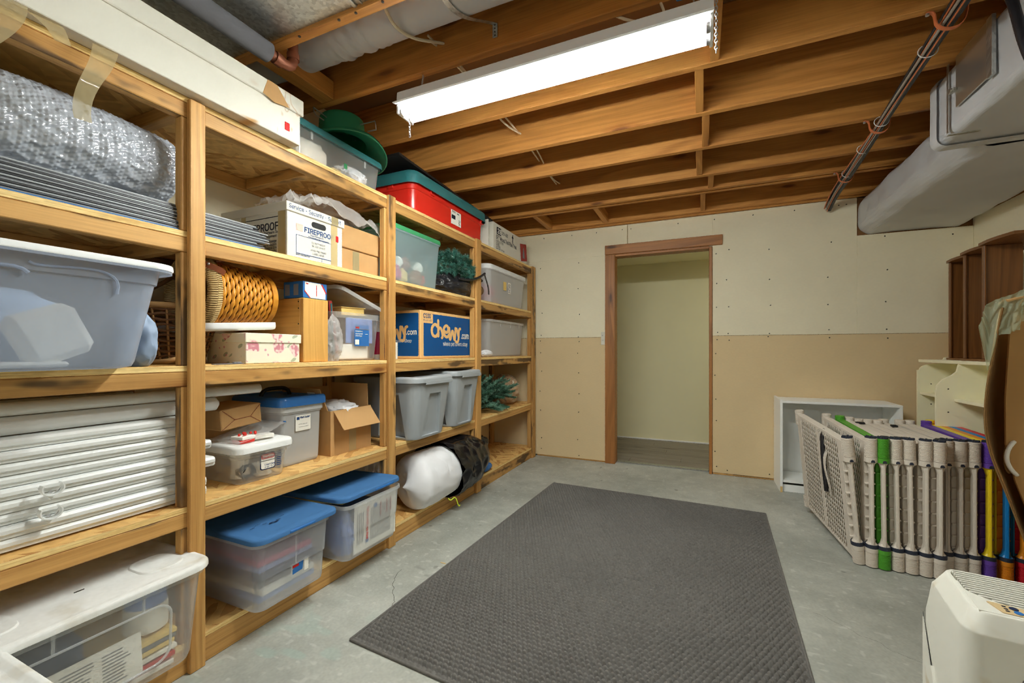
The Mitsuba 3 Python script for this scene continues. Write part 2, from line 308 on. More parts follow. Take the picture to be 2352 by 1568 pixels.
def shop_light(label, FX0, FX1, FY, FZ, JYc, power, tint):
  k = thing('shop_light', label, 'light')
  hp = [(FY - .074, FZ + .036), (FY - .080, FZ + .040), (FY - .052, FZ + .050), (FY - .048, FZ + .098), (FY + .048, FZ + .098), (FY + .052, FZ + .050), (FY + .080, FZ + .040), (FY + .074, FZ + .036), (FY + .046, FZ + .045), (FY, FZ + .052), (FY - .046, FZ + .045), (FY - .074, FZ + .036)]
  part(k, 'housing', cat(strip(hp, FX0, FX1), *[prism([(a, b) for a, b in hp[:-1]], .002).apply_transform(np.array([[0, 0, 1, x], [1, 0, 0, 0], [0, 1, 0, 0], [0, 0, 0, 1.0]])) for x in (FX0, FX1 - .002)]), 'white_metal')
  for s in (-1, 1):
      c = (FY + s * .030, FZ + .019)
      m = tube([(FX0 + .022, *c), (FX1 - .022, *c)], .0185, 24)
      kk = part(k, 'tube', m, 'white_trim', 40, label='glowing white fluorescent tube'); scene[kk]['emitter'] = {'type': 'area', 'radiance': rgb([power * q for q in tint])}
      for x0, x1 in ((FX0 + .012, FX0 + .0215), (FX1 - .0215, FX1 - .012)): part(k, 'tube_cap', tube([(x0, *c), (x1, *c)], .0192, 20), 'chain', 40)
  for x in (FX0 + .002, FX1 - .012): part(k, 'socket_plate', box((x, FY - .055, FZ + .002), (x + .010, FY + .055, FZ + .052), .002), 'white_metal')
  part(k, 'hanging_chain', chain([(FX0 + .09, FY, FZ + .098), (FX0 + .09, JYc, 2.31)]), 'chain'); part(k, 'hanging_chain', chain([(FX1 - .06, FY, FZ + .098), (FX1 - .06, JYc, 2.31)]), 'chain')
  part(k, 'chain_end', chain([(FX0 + .055, FY - .035, FZ + .01), (FX0 + .055, FY - .03, FZ - .10)]), 'chain'); part(k, 'chain_end', chain([(FX1 + .006, FY - .055, FZ + .09), (FX1 + .006, FY - .05, FZ - .085)]), 'chain')
shop_light('long white two-tube fluorescent shop light glowing under the joists', -1.215, .035, 1.548, 2.118, 1.568, TUBE, (.975, 1.0, .935))
shop_light('unseen second two-tube fluorescent shop light out of view behind the viewer', -.15, 1.10, -1.665, 2.118, -1.649, TUBE_2, (.93, 1.0, 1.02))  # out of view behind the camera; lights the faces turned towards it
k = thing('unseen_hall_lamp', 'unseen round ceiling lamp out of view in the hall beyond the door', 'light')  # unseen lamp, placed to brighten the hall wall behind the doorway
m = mv(trimesh.creation.cylinder(.13, .03, sections=32), (.95, 4.85, 2.142)); kk = part(k, 'diffuser', m, 'white_trim', 30); scene[kk]['emitter'] = {'type': 'area', 'radiance': rgb([UNSEEN_HALL * q for q in (1, .98, .86)])}
part(k, 'rim', mv(lathe([(.132, -.014), (.14, -.012), (.14, .014), (.132, .014)], 32), (.95, 4.85, 2.142)), 'white_metal', 30)
# ================= services under the ceiling
def ridged(P, f, seed=0):
    return 1 - np.abs(2 * meshkit.noise(np.asarray(P) * f, seed) - 1)
# round insulated duct in the joist bay
n, m = 240, 40; xs = np.linspace(-2.0, 1.75, n); a = np.arange(m) * 2 * np.pi / m
P = np.zeros((n, m, 3))
for i, x in enumerate(xs):
    w = (.006 * math.sin(x * 120 + 2 * math.sin(x * 31)) + .003 * math.sin(x * 61)) * math.exp(-((x + 1.36) / .13) ** 2)
    r = .097 + w * (1 + .5 * np.cos(a + x * 9)) + .004 * (meshkit.noise(np.c_[np.full(m, x * 4), np.cos(a) * 1.5, np.sin(a) * 1.5], 3) - .5)
    r = r * (1 - .25 * max(0, -1.62 - x))
    P[i] = np.c_[np.full(m, x), 1.368 + r * np.cos(a), 2.446 + r * np.sin(a)]
one('round_duct', 'round grey insulated duct in the joist bay beside the sheet metal', 'duct', grid(P, closed_v=True), 'duct_wrap', True)
k = thing('sheet_metal_panel', 'galvanised sheet metal panel closing the joist bay above the white carton', 'metal panel')
part(k, 'sheet', box((XW + .02, .20, 2.303), (1.2, 1.168, 2.307), 0), 'galvanised')
part(k, 'seam', cat(box((-1.12, .20, 2.296), (-1.105, 1.16, 2.303), .001), box((-1.085, .20, 2.298), (-1.08, 1.16, 2.303), .001)), 'galvanised')
part(k, 'nail', cat([mv(trimesh.creation.cylinder(.005, .003, sections=8), (x, 1.159, 2.286)) for x in (-1.40, -1.2, -1.12, -1.0, -.8, -.6)]), 'screw')
k = thing('drain_pipe', 'grey foam covered pipe with a copper elbow under the sheet metal panel', 'pipe')
part(k, 'foam_sleeve', tube([(-1.508, -1.2, 2.225), (-1.508, 1.11, 2.225)], .036, 20), 'foam', 40)
part(k, 'copper_elbow', tube(curve([(-1.508, 1.09, 2.225), (-1.508, 1.17, 2.222), (-1.508, 1.205, 2.232), (-1.508, 1.218, 2.262), (-1.508, 1.218, 2.34)], 14), .019, 14), 'copper', 40)
for q in ([(-1.508, 1.135, 2.224), (-1.508, 1.165, 2.222)], [(-1.508, 1.218, 2.262), (-1.508, 1.218, 2.285)]): part(k, 'collar', tube(q, .024, 14), 'copper', 40)
w = curve([(-1.05, 1.20, 2.52), (-1.075, 1.235, 2.40), (-1.08, 1.30, 2.345), (-1.055, 1.43, 2.355), (-1.005, 1.56, 2.405)], 26)
one('loose_wire', 'loose cream wire curving from the round duct into the joist', 'wire', tube(w, .0065, 6), 'romex', True)
k = thing('strap', 'perforated galvanised hanger strap bent onto the joist beside the round duct', 'strap')
sp = [(-.86, 1.27, 2.40), (-.83, 1.37, 2.346), (-.79, 1.47, 2.375), (-.762, 1.543, 2.405), (-.755, 1.545, 2.362)]
def band(pts, w, d, t=.0015):
    P = curve(pts, 30) if len(pts) > 3 else np.array(pts, float); d = np.array(d, float)
    return wallsheet(np.stack([P - d * w / 2, P + d * w / 2], 1), t)
part(k, 'band', band(sp[:4], .022, (1, 0, 0)), 'galvanised'); part(k, 'bent_tab', box((-.773, 1.545, 2.352), (-.751, 1.5475, 2.408), .0005), 'galvanised')
part(k, 'hole', cat([mv(trimesh.creation.cylinder(.0035, .0006, sections=8), q) for q in ()] or [mv(rot(trimesh.creation.cylinder(.003, .001, sections=8), math.pi / 2, (1, 0, 0)), (-.762, 1.5445, z)) for z in (2.360, 2.374, 2.388, 2.402)]), 'screw')
for i, x in enumerate((-.985, -1.0)):
    one('cable_run', ('cream electric cable threaded through the joists', 'second cream electric cable beside it through the joists')[i], 'cable',
        tube(curve([(x - .04 + .02 * math.sin(3 * y + i), y, 2.405 + (.03 * math.sin((y - 1.55) / .41 * math.pi) if not i else .012)) for y in np.arange(1.5, 3.7, .1)], 80), .0055, 6), 'romex', True)
k = thing('junction_box', 'blue plastic junction box on the joist behind the shop light', 'electrical box')
part(k, 'shell', box((-.085, 1.588, 2.345), (.0, 1.65, 2.445), .004), 'blue_plastic'); part(k, 'tab', box((-.10, 1.59, 2.37), (-.083, 1.60, 2.40), .002), 'blue_plastic')
one('fixture_cord', 'pair of cream wires from the blue box to the shop light', 'wire', cat(tube(curve([(-.16, 1.62, 2.50), (-.14, 1.60, 2.34), (-.12, 1.56, 2.26), (-.11, 1.55, 2.21)], 12), .005, 6), tube(curve([(-.33, 1.60, 2.36), (-.22, 1.58, 2.27), (-.14, 1.55, 2.218)], 12), .005, 6)), 'romex', True)
# bundle of cables and its clamps
k = thing('cable_bundle', 'bundle of black, grey and orange cables strapped under the joists along the right side', 'cable bundle')
def bp(y, dx=0, dz=0):
    t = (y - 1.2) / 3.0; return (.755 + .165 * t + dx, y, 2.272 - .05 * max(0, (y - 3.75) / .44) ** 2 + dz)
mat('cable_black', (30, 32, 38), .45, .5); mat('cable_grey', (150, 144, 136), .5, .4); mat('clamp_orange', (196, 108, 66), .4, .5)
BC = [('cable_black', .018, -.014, .014), ('cable_black', .022, .010, .013), ('cable_black', .0, .004, .010), ('cable_grey', -.012, -.012, .0055), ('cable_black', -.016, .006, .006), ('clamp_orange', -.022, .0, .004), ('clamp_orange', -.004, -.024, .003), ('cable_grey', .003, -.022, .003)]
for i, (m_, dx, dz, r) in enumerate(BC):
    part(k, 'cable', tube([bp(y, dx * (.7 + .3 * math.sin(y * 2.3 + i)) , dz + .005 * math.sin(y * 3 + 2 * i)) for y in np.arange(.7, 4.2, .05)], r, 7), m_, True)
for y in (2.20, 2.78, 3.12, 3.50):
    c = bp(y); a = np.linspace(0, 2 * np.pi, 20); part(k, 'zip_tie', tube([(c[0] + .002 + .031 * math.cos(q), y, c[2] - .002 + .026 * math.sin(q)) for q in a], .002, 5), 'white_trim', True)
for y in (2.015, 2.83, 3.565):
    c = bp(y); pts = [(c[0] - .062, y, 2.303), (c[0] - .045, y, 2.300), (c[0] - .036, y, 2.26), (c[0] - .005, y, 2.232), (c[0] + .030, y, 2.236), (c[0] + .046, y, 2.262), (c[0] + .05, y, 2.308)]
    part(k, 'clamp', band(pts, .016, (0, 1, 0), .003), 'clamp_orange', True)
    part(k, 'clamp_screw', mv(trimesh.creation.cylinder(.006, .008, sections=10), (c[0] - .058, y, 2.300)), 'chain')
# insulated trunk duct in the right corner
k = thing('trunk_duct', 'large silver grey insulated trunk duct along the right wall under the joists', 'duct')
def ductsec(y, x0, x1, z0, z1, r, amp, seed):
    q = rr(x1 - x0, z1 - z0, r, 7); L = []
    for j in range(len(q)):
        for s in range(4):
            b = q[(j + 1) % len(q)]; L.append(q[j] + (b - q[j]) * s / 4)
    q = np.array(L); nrm = q / np.linalg.norm(q, axis=1, keepdims=True)
    d = amp * (ridged(np.c_[q * 2.5 + [0, y * .35], np.full(len(q), y * 2.2) + q[:, 0] * 3], 2.0, seed) - .6)
    q = q - nrm * np.maximum(d, 0)[:, None] - nrm * (.006 * (meshkit.fbm(np.c_[q * 6, np.full(len(q), y * 9)], 3, seed) - .5))[:, None]
    return np.c_[q[:, 0] + (x0 + x1) / 2, np.full(len(q), y), q[:, 1] + (z0 + z1) / 2]
P = np.array([ductsec(y, 1.118 - .02 * (y < 2.7), 1.79, 2.005 + .02 * math.sin((y - 2.6) * 2), 2.305, .09, .03, 5) for y in np.linspace(2.62, 4.2, 60)])
part(k, 'far_section', grid(P, closed_v=True), 'duct_wrap', True)
P = [ductsec(y, .968, 1.795, 2.010, 2.306, .035, .010, 8) for y in np.linspace(-.4, 2.60, 60)]
P += [ductsec(2.602, .975, 1.79, 2.018, 2.303, .05, .0, 8), ductsec(2.604, 1.06, 1.75, 2.06, 2.28, .05, .0, 8)]
part(k, 'near_section', grid(np.array(P), closed_v=True), 'duct_wrap', True)
part(k, 'joint_band', loft([ductsec(2.52, .960, 1.80, 2.002, 2.308, .04, 0, 1), ductsec(2.535, .956, 1.80, 1.998, 2.309, .04, 0, 1), ductsec(2.57, .956, 1.80, 1.998, 2.309, .04, 0, 1), ductsec(2.585, .962, 1.80, 2.004, 2.308, .04, 0, 1)], False, False), 'duct_wrap', 40)
mat('bright_steel', (190, 188, 180), .3, .5, .85)
ap = part(k, 'access_panel', box((.955, 2.125, 2.092), (.962, 2.352, 2.300), .001), 'bright_steel')
part(k, 'access_panel__hinge', box((.950, 2.100, 2.082), (.962, 2.134, 2.300), .001), 'galvanised'); part(k, 'access_panel__latch', cat(box((.940, 2.338, 2.158), (.955, 2.375, 2.172), .003), rot(tube([(.935, 2.352, 2.165), (.955, 2.352, 2.165)], .010, 10), 0)), 'bright_steel')
part(k, 'hanger_strap', cat(box((.958, 2.415, 2.02), (.961, 2.432, 2.31), .0005), box((.958, 2.415, 2.008), (1.06, 2.432, 2.011), .0005)), 'galvanised')
one('conduit', 'black electrical conduit curving down beside the trunk duct', 'conduit', tube(curve([(.90, 1.99, 2.30), (.896, 1.90, 2.24), (.892, 1.845, 2.12), (.895, 1.80, 1.98), (.915, 1.70, 1.80), (.95, 1.55, 1.70)], 24), .013, 10), 'cable_black', True)
# ================= what stands on the shelves
L1, L2, L3, L4, L5 = [z + .0005 for z in LV]
YU, ZU, XU = (0, 1, 0), (0, 0, 1), (1, 0, 0)
def plain(n, c, r=.6, s=.4, **k): return mat(n, c, r, s, **k)
plain('pl_white', (228, 232, 234), .4, .5); plain('pl_blue', (42, 104, 172), .38, .5); plain('pl_teal', (44, 108, 112), .4, .5); plain('pl_red', (205, 42, 32), .28, .6); plain('pl_grey', (150, 156, 160), .42, .5)
plain('pl_green', (58, 140, 92), .4, .5); plain('pl_black', (22, 23, 25), .5, .4); plain('card_white', (214, 211, 199), .75, .2); plain('paper', (232, 230, 222), .8, .2); plain('ink', (32, 34, 44), .7, .2); plain('ink_blue', (34, 62, 110), .7, .2); plain('ink_red', (190, 44, 44), .7, .2); plain('ink_grey', (120, 120, 124), .7, .2)
plain('yellow_paper', (226, 196, 120), .8, .2); plain('navy', (30, 42, 70), .6, .3); plain('leather', (134, 74, 46), .5, .4); plain('fabric_white', (226, 228, 232), .9, .1)
for n_, c_ in (('lid_white', (244, 247, 247)), ('lid_blue', (76, 122, 176))): scene[n_] = {'type': 'principledthin', 'base_color': rgb(srgb(*c_)), 'roughness': .38, 'diff_trans': .35 if n_ == 'lid_white' else .3, 'spec_trans': 0.0, 'eta': 1.45}; plain('pink', (190, 70, 110), .6, .3)
def cardb(p, n, uv): return mi.Color3f(srgb(188, 148, 100)) * (.93 + .1 * fbm(p.x * 9, p.y * 9, p.z * 9, 3)) * (.985 + .03 * noise((p.x + p.y) * 300, 0, 0))
mat('cardboard', proc(cardb), .8, .15)
def stained(p, n, uv):
    c = mi.Color3f(srgb(216, 214, 203)) * (.96 + .06 * fbm(p.x * 6, p.y * 6, p.z * 6, 2))
    d = smoothstep(.62, .70, noise(p.y * 34, p.z * 2.2, 4)) * smoothstep(.02, .0, dr.abs(fbm(p.y * 14, p.z * 7, 2, 3) - .5)) * smoothstep(.9, 1.05, p.y)
    e = smoothstep(.50, .75, fbm(p.y * 7, p.z * 13, 6, 3)) * smoothstep(1.955, 1.945 + .0, p.z - .03 * noise(p.y * 20)) + smoothstep(.6, .75, fbm(p.y * 9 + 4, p.z * 11, 6, 3)) * smoothstep(1.0, 1.1, p.y) * smoothstep(2.07, 2.1, p.z) * .6
    return mix(c, srgb(176, 134, 78), dr.clip(d * .5 + e, 0, 1))
mat('carton', proc(stained), .7, .25)
frosted('clear_plastic', (240, 244, 246), .42); frosted('clear_blue', (194, 208, 230), .52); frosted('clear_grey', (238, 240, 240), .66, diff=.75); frosted('clear_green', (200, 228, 234), .42); frosted('crisp_clear', (244, 248, 248), .20); frosted('film', (244, 245, 246), .36, rough=.10); frosted('amber_tape', (230, 214, 168), .48, rough=.15)
def bowl(cx, cy, z0, wx, wy, h, t=.90, r=.035, lip=.010, drop=.014, ledge=None):
    """An open bin: one thin sheet with a rolled rim; t: bottom size over top size."""
    S = []; N = 5
    def lp(s, z, e=0): q = rr(wx * s + 2 * e, wy * s + 2 * e, r + e, N); return np.c_[q + [cx, cy], np.full(len(q), z)]
    S.append(lp(t * .93, z0)); S.append(lp(t * .985, z0 + .006)); S.append(lp(t, z0 + .02))
    if ledge: S += [lp(t + (1 - t) * ledge, z0 + ledge * h, -.004), lp(t + (1 - t) * ledge, z0 + ledge * h + .003, .002)]
    S += [lp(1, z0 + h - .003), lp(1, z0 + h, .003), lp(1, z0 + h, lip), lp(1, z0 + h - drop, lip + .001)]
    return loft(S, True, False)
def lid(cx, cy, z, wx, wy, h=.026, r=.035, e=.014, inset=.05):
    def lp(d, zz): q = rr(wx + 2 * (e - d), wy + 2 * (e - d), max(.01, r + e - d), 5); return np.c_[q + [cx, cy], np.full(len(q), zz)]
    return loft([lp(.0, z - h * .4), lp(.0, z + h * .45), lp(.004, z + h * .85), lp(.012, z + h), lp(inset, z + h), lp(inset + .008, z + h * .75), lp(inset + .02, z + h * .72)], False, True)
def tilt(m, c, ax, ang): return rot(m, math.radians(ang), ax, c)
def blob(c, rad, amp, f, seed=0, sub=4, ridge=False, flat=None):
    m = trimesh.creation.icosphere(sub); v = m.vertices; n = ridged(v * f + seed, 1.0, seed) if ridge else meshkit.fbm(v * f + seed * 3.1, 3, seed)
    if ridge: n = .6 * n + .4 * ridged(v * f * 2.3 + seed, 1.0, seed + 3)
    v = v * (1 + amp * (n - .5))[:, None] * np.array(rad); m.vertices = v + np.array(c)
    if flat is not None: m.vertices[:, 2] = np.maximum(m.vertices[:, 2], flat)
    return m
def ft(s, h, x, y, z, **k): return txt(s, h, (x, y, z), YU, ZU, **k)
def lt(s, h, x, y, z, **k): return txt(s, h, (x, y, z), XU, ZU, **k)
def fcard(x, y, z, w, h, t=.0008): return card((x, y, z), YU, ZU, w, h, t)
def openbox(lo, hi, t=.004, top=False):
    (x0, y0, z0), (x1, y1, z1) = lo, hi
    return cat(box((x0, y0, z0), (x1, y1, z0 + t), 0), box((x0, y0, z0), (x0 + t, y1, z1), 0), box((x1 - t, y0, z0), (x1, y1, z1), 0), box((x0 + t, y0, z0), (x1 - t, y0 + t, z1), 0), box((x0 + t, y1 - t, z0), (x1 - t, y1, z1), 0))
# ---- top shelf
k = thing('carton', 'very long white carton with a stained lid, lying along the shelf top', 'carton')
part(k, 'body', box((-1.85, -.55, L5), (-1.540, 1.278, 2.10), .002), 'carton'); part(k, 'lid', box((-1.857, -.56, 2.074), (-1.532, 1.290, 2.139), .003), 'carton')
part(k, 'red_sticker', fcard(-1.5395, 1.205, 1.985, .022, .032), 'ink_red'); part(k, 'brown_patch', frame(prism([(0, 0), (.05, -.012), (.115, .0), (.06, .062), (.02, .062)], .0008), (-1.5318, 1.105, 2.076), YU, ZU), 'cardboard')
def tape(pts, w0, w1, dirv=(0, 1, 0), n=16, wob=.004):
    P = curve(pts, n); d = np.array(dirv, float); W = np.linspace(w0, w1, n) / 2; g = np.linspace(-1, 1, 5)
    G = P[:, None] + d * (W[:, None, None] * g[None, :, None]); G[..., 0] += wob * np.sin(np.linspace(0, 7, n))[:, None] * g[None]; return grid(G)
part(k, 'packing_tape', tape([(-1.60, .655, 1.946), (-1.545, .64, 1.945), (-1.535, .628, 1.90), (-1.52, .60, 1.83), (-1.53, .585, 1.765), (-1.535, .588, 1.715)], .058, .036), 'amber_tape', True, label='long amber tape strip hanging down')
part(k, 'packing_tape', tape([(-1.60, .435, 1.946), (-1.54, .435, 1.945), (-1.52, .43, 1.90), (-1.51, .40, 1.82), (-1.50, .36, 1.74)], .11, .05), 'amber_tape', True)
part(k, 'packing_tape', tape([(-1.56, .505, 1.947), (-1.545, .51, 1.944), (-1.535, .53, 1.925), (-1.53, .545, 1.895)], .09, .03), 'amber_tape', True)
k = thing('storage_bin', 'shallow clear bin with a teal lid under the green tree stand', 'storage bin')
part(k, 'body', bowl(-1.80, 1.588, L5, .36, .55, .145, .95, .03, .008, .012), 'crisp_clear', 50); part(k, 'lid', lid(-1.80, 1.588, 2.094, .37, .56, .026, .03, .010), 'pl_teal', 40)
part(k, 'green_sticker', fcard(-1.6225, 1.600, 1.996, .020, .026), 'pl_green')
for y in (1.40, 1.735): part(k, 'rib', box((-1.622, y, 2.05), (-1.618, y + .012, 2.085), .001), 'clear_plastic')
one('folded_cloth', 'folded cream cloth inside the clear bin with the teal lid', 'cloth', cat(box((-1.95, 1.36, L5 + .01), (-1.645, 1.53, 2.05), .02), rot(box((-1.93, 1.375, 2.04), (-1.66, 1.51, 2.07), .012), .05, (1, 0, 0), (-1.8, 1.44, 2.05))), 'yellow_paper' if 0 else 'paper')
one('yellow_pad', 'yellow pad under the cloth in the teal lidded bin', 'paper pad', box((-1.93, 1.54, L5 + .008), (-1.64, 1.60, 1.985), .006), 'yellow_paper')
one('crumpled_bag', 'crumpled clear bag inside the teal lidded bin', 'plastic bag', blob((-1.72, 1.72, 2.0), (.07, .08, .045), .9, 3, 4, 4, True, L5 + .005), 'fabric_white')
# christmas tree stand
k = thing('tree_stand', 'green plastic tree stand lying upside down on the teal bin lid', 'tree stand')
TS = T().translate([-1.745, 1.712, 2.126]).rotate([1, 0, 0], -3).rotate([0, 1, 0], -5)
pr = [(.112, .185), (.118, .10), (.120, .072), (.123, .066), (.135, .058), (.172, .045), (.220, .020), (.228, .002), (.223, .001), (.214, .018), (.166, .039), (.125, .055), (.116, .07), (.113, .10), (.106, .18)]
def warp_(m):
    a = np.arctan2(m.vertices[:, 1], m.vertices[:, 0]); r = np.linalg.norm(m.vertices[:, :2], axis=1); w = np.clip((r - .125) / .10, 0, 1); m.vertices[:, 2] += .018 * w * np.cos(2 * a + .6); return m
plain('stand_green', (40, 126, 94), .4, .5)
part(k, 'pot', warp_(lathe(pr, 48)), 'stand_green', 40, tw=TS); part(k, 'base_plate', mv(trimesh.creation.cylinder(.111, .004, sections=40), (0, 0, .184)), 'stand_green', tw=TS)
for a in (0, 90, 180, 270):
    q = math.radians(a + 6); u = np.array([math.cos(q), math.sin(q), 0]); v = np.array([-u[1], u[0], 0])
    part(k, 'bolt', tube([u * .10 + [0, 0, .145], u * .145 + v * 0 + [0, 0, .145], u * .205 + [0, 0, .143], u * .207 + v * .004 + [0, 0, .12], u * .203 + v * .012 + [0, 0, .103], u * .15 + v * .012 + [0, 0, .106]], .0032, 7), 'chain', True, tw=TS)
k = thing('storage_bin', 'long red storage bin with a dark teal lid on top of the shelves', 'storage bin')
part(k, 'body', bowl(-1.80, 2.585, L5, .40, .92, .185, .97, .05, .006, .012, .72), 'pl_red', 40); part(k, 'lid', lid(-1.80, 2.59, 2.136, .41, .94, .055, .05, .016, .06), 'pl_teal', 40)
for y in (2.30, 2.98): part(k, 'latch', cat(box((-1.604, y, 2.098), (-1.588, y + .004, 2.124), .001), box((-1.604, y, 2.094), (-1.588, y + .04, 2.098), .001)), 'pl_red')
part(k, 'latch', box((-1.79, 2.118, 2.098), (-1.75, 2.130, 2.124), .002), 'pl_red')
pl = part(k, 'label', fcard(-1.6045, 2.56, 1.985, .135, .10), 'paper'); part(k, 'label__print', cat(ft('SERVICE', .008, -1.6035, 2.572, 2.07), ft('BIN', .01, -1.6035, 2.64, 2.066), fcard(-1.6037, 2.566, 2.022, .05, .028), *[fcard(-1.6037, 2.66, 1.995 + .008 * i, .025, .003) for i in range(5)]), 'ink')
one('flat_board', 'thin black board lying on the red bin lid close under the joists', 'board', tilt(box((-2.02, 2.02, 2.196), (-1.622, 3.25, 2.212), .002), (-1.8, 3.0, 2.196), (1, 0, 0), -2.6), 'pl_black')
k = thing('tree_carton', 'white printed carton for a pine tree on the far end of the shelf top', 'carton')
TB = (-1.99, 3.235, L5); part(k, 'body', box(TB, (-1.610, 3.985, 2.185), .002), 'card_white'); part(k, 'flap', cat(rot(box((-1.96, 3.15, L5 + .006), (-1.62, 3.154, 2.18), .0005), .1, (0, 0, 1), (-1.6, 3.23, 2)), box((-1.95, 3.175, L5), (-1.66, 3.22, 2.15), .002)), 'card_white')
x = -1.6098
part(k, 'number_block', fcard(x, 3.30, 2.095, .085, .062), 'ink'); part(k, 'number', ft('28', .042, x + .0007, 3.310, 2.105, bold=True), 'paper')
part(k, 'lettering', cat(ft('590-803', .030, x, 3.40, 2.112, width=.13), ft('5FT Wood Trail Pine Tree', .034, x, 3.285, 2.052, bold=True, width=.44), ft('PO# 5017780F', .020, x, 3.285, 2.024, width=.15), ft('C/NRL', .018, x, 3.285, 2.002), ft('1 PACK', .018, x, 3.285, 1.983), ft('Case Wt: 5.00 lbs', .016, x, 3.285, 1.966, width=.17), frame(prism([(0, 0), (.014, 0), (.014, .05), (.028, .05), (.007, .085), (-.014, .05), (0, .05)], .0006), (x, 3.63, 2.085), YU, ZU)), 'ink')
plain('dark_red', (150, 50, 46), .6, .3)
pr_ = part(k, 'red_label', tilt(fcard(-1.606, 3.82, 1.975, .155, .165, .001), (-1.6, 3.9, 2.05), (1, 0, 0), 9), 'dark_red'); part(k, 'red_label__picture', frame(prism([(0, 0), (.05, 0), (.044, .03), (.034, .07), (.02, .11), (.006, .07), (-.002, .03)], .0006), (-1.6045, 3.87, 2.0), YU, ZU), 'ink_grey')
# ---- fourth shelf
RS = np.random.default_rng(3); tops = L4; ORD = 'first second third fourth fifth sixth seventh eighth ninth tenth eleventh twelfth thirteenth fourteenth fifteenth sixteenth'.split()
for i in range(16):
    h = .0052; e = 1.165 + RS.uniform(-.035, .03) + .012 * (i % 4 == 0) - .004 * (i > 11) * (i - 11) * 2
    m = box((-2.03, -.62 + RS.uniform(-.02, .02), tops), (-1.606 + RS.uniform(-.006, .006) - .0012 * i, e, tops + h), .0012)
    plain(f'frame_{i % 4}', [(36, 38, 42), (120, 124, 130), (54, 57, 62), (150, 155, 160)][i % 4], .4, .5)
    if i == 0: one('poster_frame', 'blue sheet at the very bottom of the flat panel stack', 'flat panel', m, 'pl_blue')
    else:
        kk = thing('poster_frame', f'thin {("black", "light grey", "dark grey", "pale grey")[i % 4]} flat panel, {ORD[15 - i]} from the top of the stack under the bubble wrap', 'flat panel', 'stacked flat panels beside the bubble wrap'); put(kk, m, f'frame_{i % 4}')
    tops += h + .0006
# bubble wrap
n, m = 400, 230; G = np.zeros((n, m, 3))
for i in range(n):
    y = -.45 + 1.34 * i / (n - 1); a = np.linspace(-.5 * np.pi, 1.5 * np.pi, m); b = np.array([.0 + (i % 2) * .5])
    R = .132 + .02 * (meshkit.fbm(np.c_[np.cos(a) * 1.6, np.sin(a) * 1.6, np.full(m, y * 3.2)], 3, 2) - .5) - .02 * max(0, (y - .55) / .35) ** 2
    s = a * .132 / .0135; t = y / .0117; row = np.floor(t); ph = s + .5 * (row % 2); bub = np.clip(1 - ((ph % 1 - .5) ** 2 * 6 + (t - row - .5) ** 2 * 5), 0, 1)
    R = R + .003 * bub * (.5 + meshkit.noise(np.c_[np.floor(ph), np.full(m, row[0] if np.ndim(row) else row), 0 * ph], 2)) + .009 * (ridged(np.c_[np.cos(a) * 7, np.sin(a) * 7, np.full(m, y * 30)], 1.0, 5) - .6) + .007 * (meshkit.fbm(np.c_[np.cos(a) * 3, np.sin(a) * 3, np.full(m, y * 12)], 3, 7) - .5)
    G[i] = np.c_[-1.775 + R * np.cos(a), np.full(m, y), tops + .137 + R * np.sin(a)]
    G[i, :, 2] = np.maximum(G[i, :, 2], tops + .001)
mat('bubble', (160, 167, 178), .12, .9, clearcoat=1.0, clearcoat_gloss=.96)
one('bubble_wrap_roll', 'fat roll of clear bubble wrap lying on the stack of flat panels', 'bubble wrap', grid(G), 'bubble', True)
plain('salmon', (226, 184, 170), .7, .2); k = thing('record_box', 'white fireproof record storage box with hand hole and lid on the fourth shelf', 'storage box')
FXx, y0, y1 = -1.606, 1.268, 1.572
part(k, 'body', box((-2.03, y0, L4), (FXx, y1, L4 + .225), .002), 'card_white'); part(k, 'lid', box((-2.036, y0 - .007, L4 + .193), (FXx + .006, y1 + .009, L4 + .232), .002), 'card_white')
part(k, 'hand_hole', frame(prism(rr(.080, .026, .0128, 6), .0009), (FXx + .0002, 1.432, L4 + .166), YU, ZU), 'pl_black')
part(k, 'packing_tape', cat(fcard(FXx + .0062, 1.500, L4 + .195, .040, .036), fcard(FXx + .0006, 1.502, L4 + .004, .038, .19)), 'amber_tape')
for a_, w_ in ((-1.66, .045), (-1.90, .03)): part(k, 'side_tape', card((a_, y0 - .0008, L4 + .003), XU, ZU, w_, .19), 'amber_tape')
part(k, 'red_sticker', fcard(FXx + .0012, 1.530, L4 + .118, .016, .028), 'ink_red'); part(k, 'pink_square', fcard(FXx + .0004, 1.312, L4 + .120, .034, .030), 'salmon')
lx = FXx + .0004
part(k, 'lettering', cat(ft('Service - Security - Support', .019, FXx + .0062, 1.272, L4 + .205, width=.285), ft('FIREPROOF', .022, lx, 1.352, L4 + .122, bold=True, width=.165), ft('Your Partners In', .007, lx, 1.385, L4 + .111), ft('Information Management', .007, lx, 1.375, L4 + .101)), 'ink_blue')
part(k, 'small_print', cat(*[ft(s, .0088, lx, 1.43, L4 + z, center=True, width=w) for s, z, w in (('DO NOT WRITE', .078, .075), ('IN THIS SPACE', .064, .075), ('AFFIX PRE-PRINT', .044, .09), ('LABEL HERE', .030, .065))]), 'ink_grey')
part(k, 'ruled_lines', cat(fcard(lx, 1.312, L4 + .100, .19, .0012), fcard(lx, 1.312, L4 + .012, .0012, .09), fcard(lx, 1.312, L4 + .020, .19, .0025), fcard(lx, 1.448, L4 + .004, .0012, .016), ft('DEPT DESCRIPTION', .005, lx, 1.315, L4 + .013)), 'ink_blue')
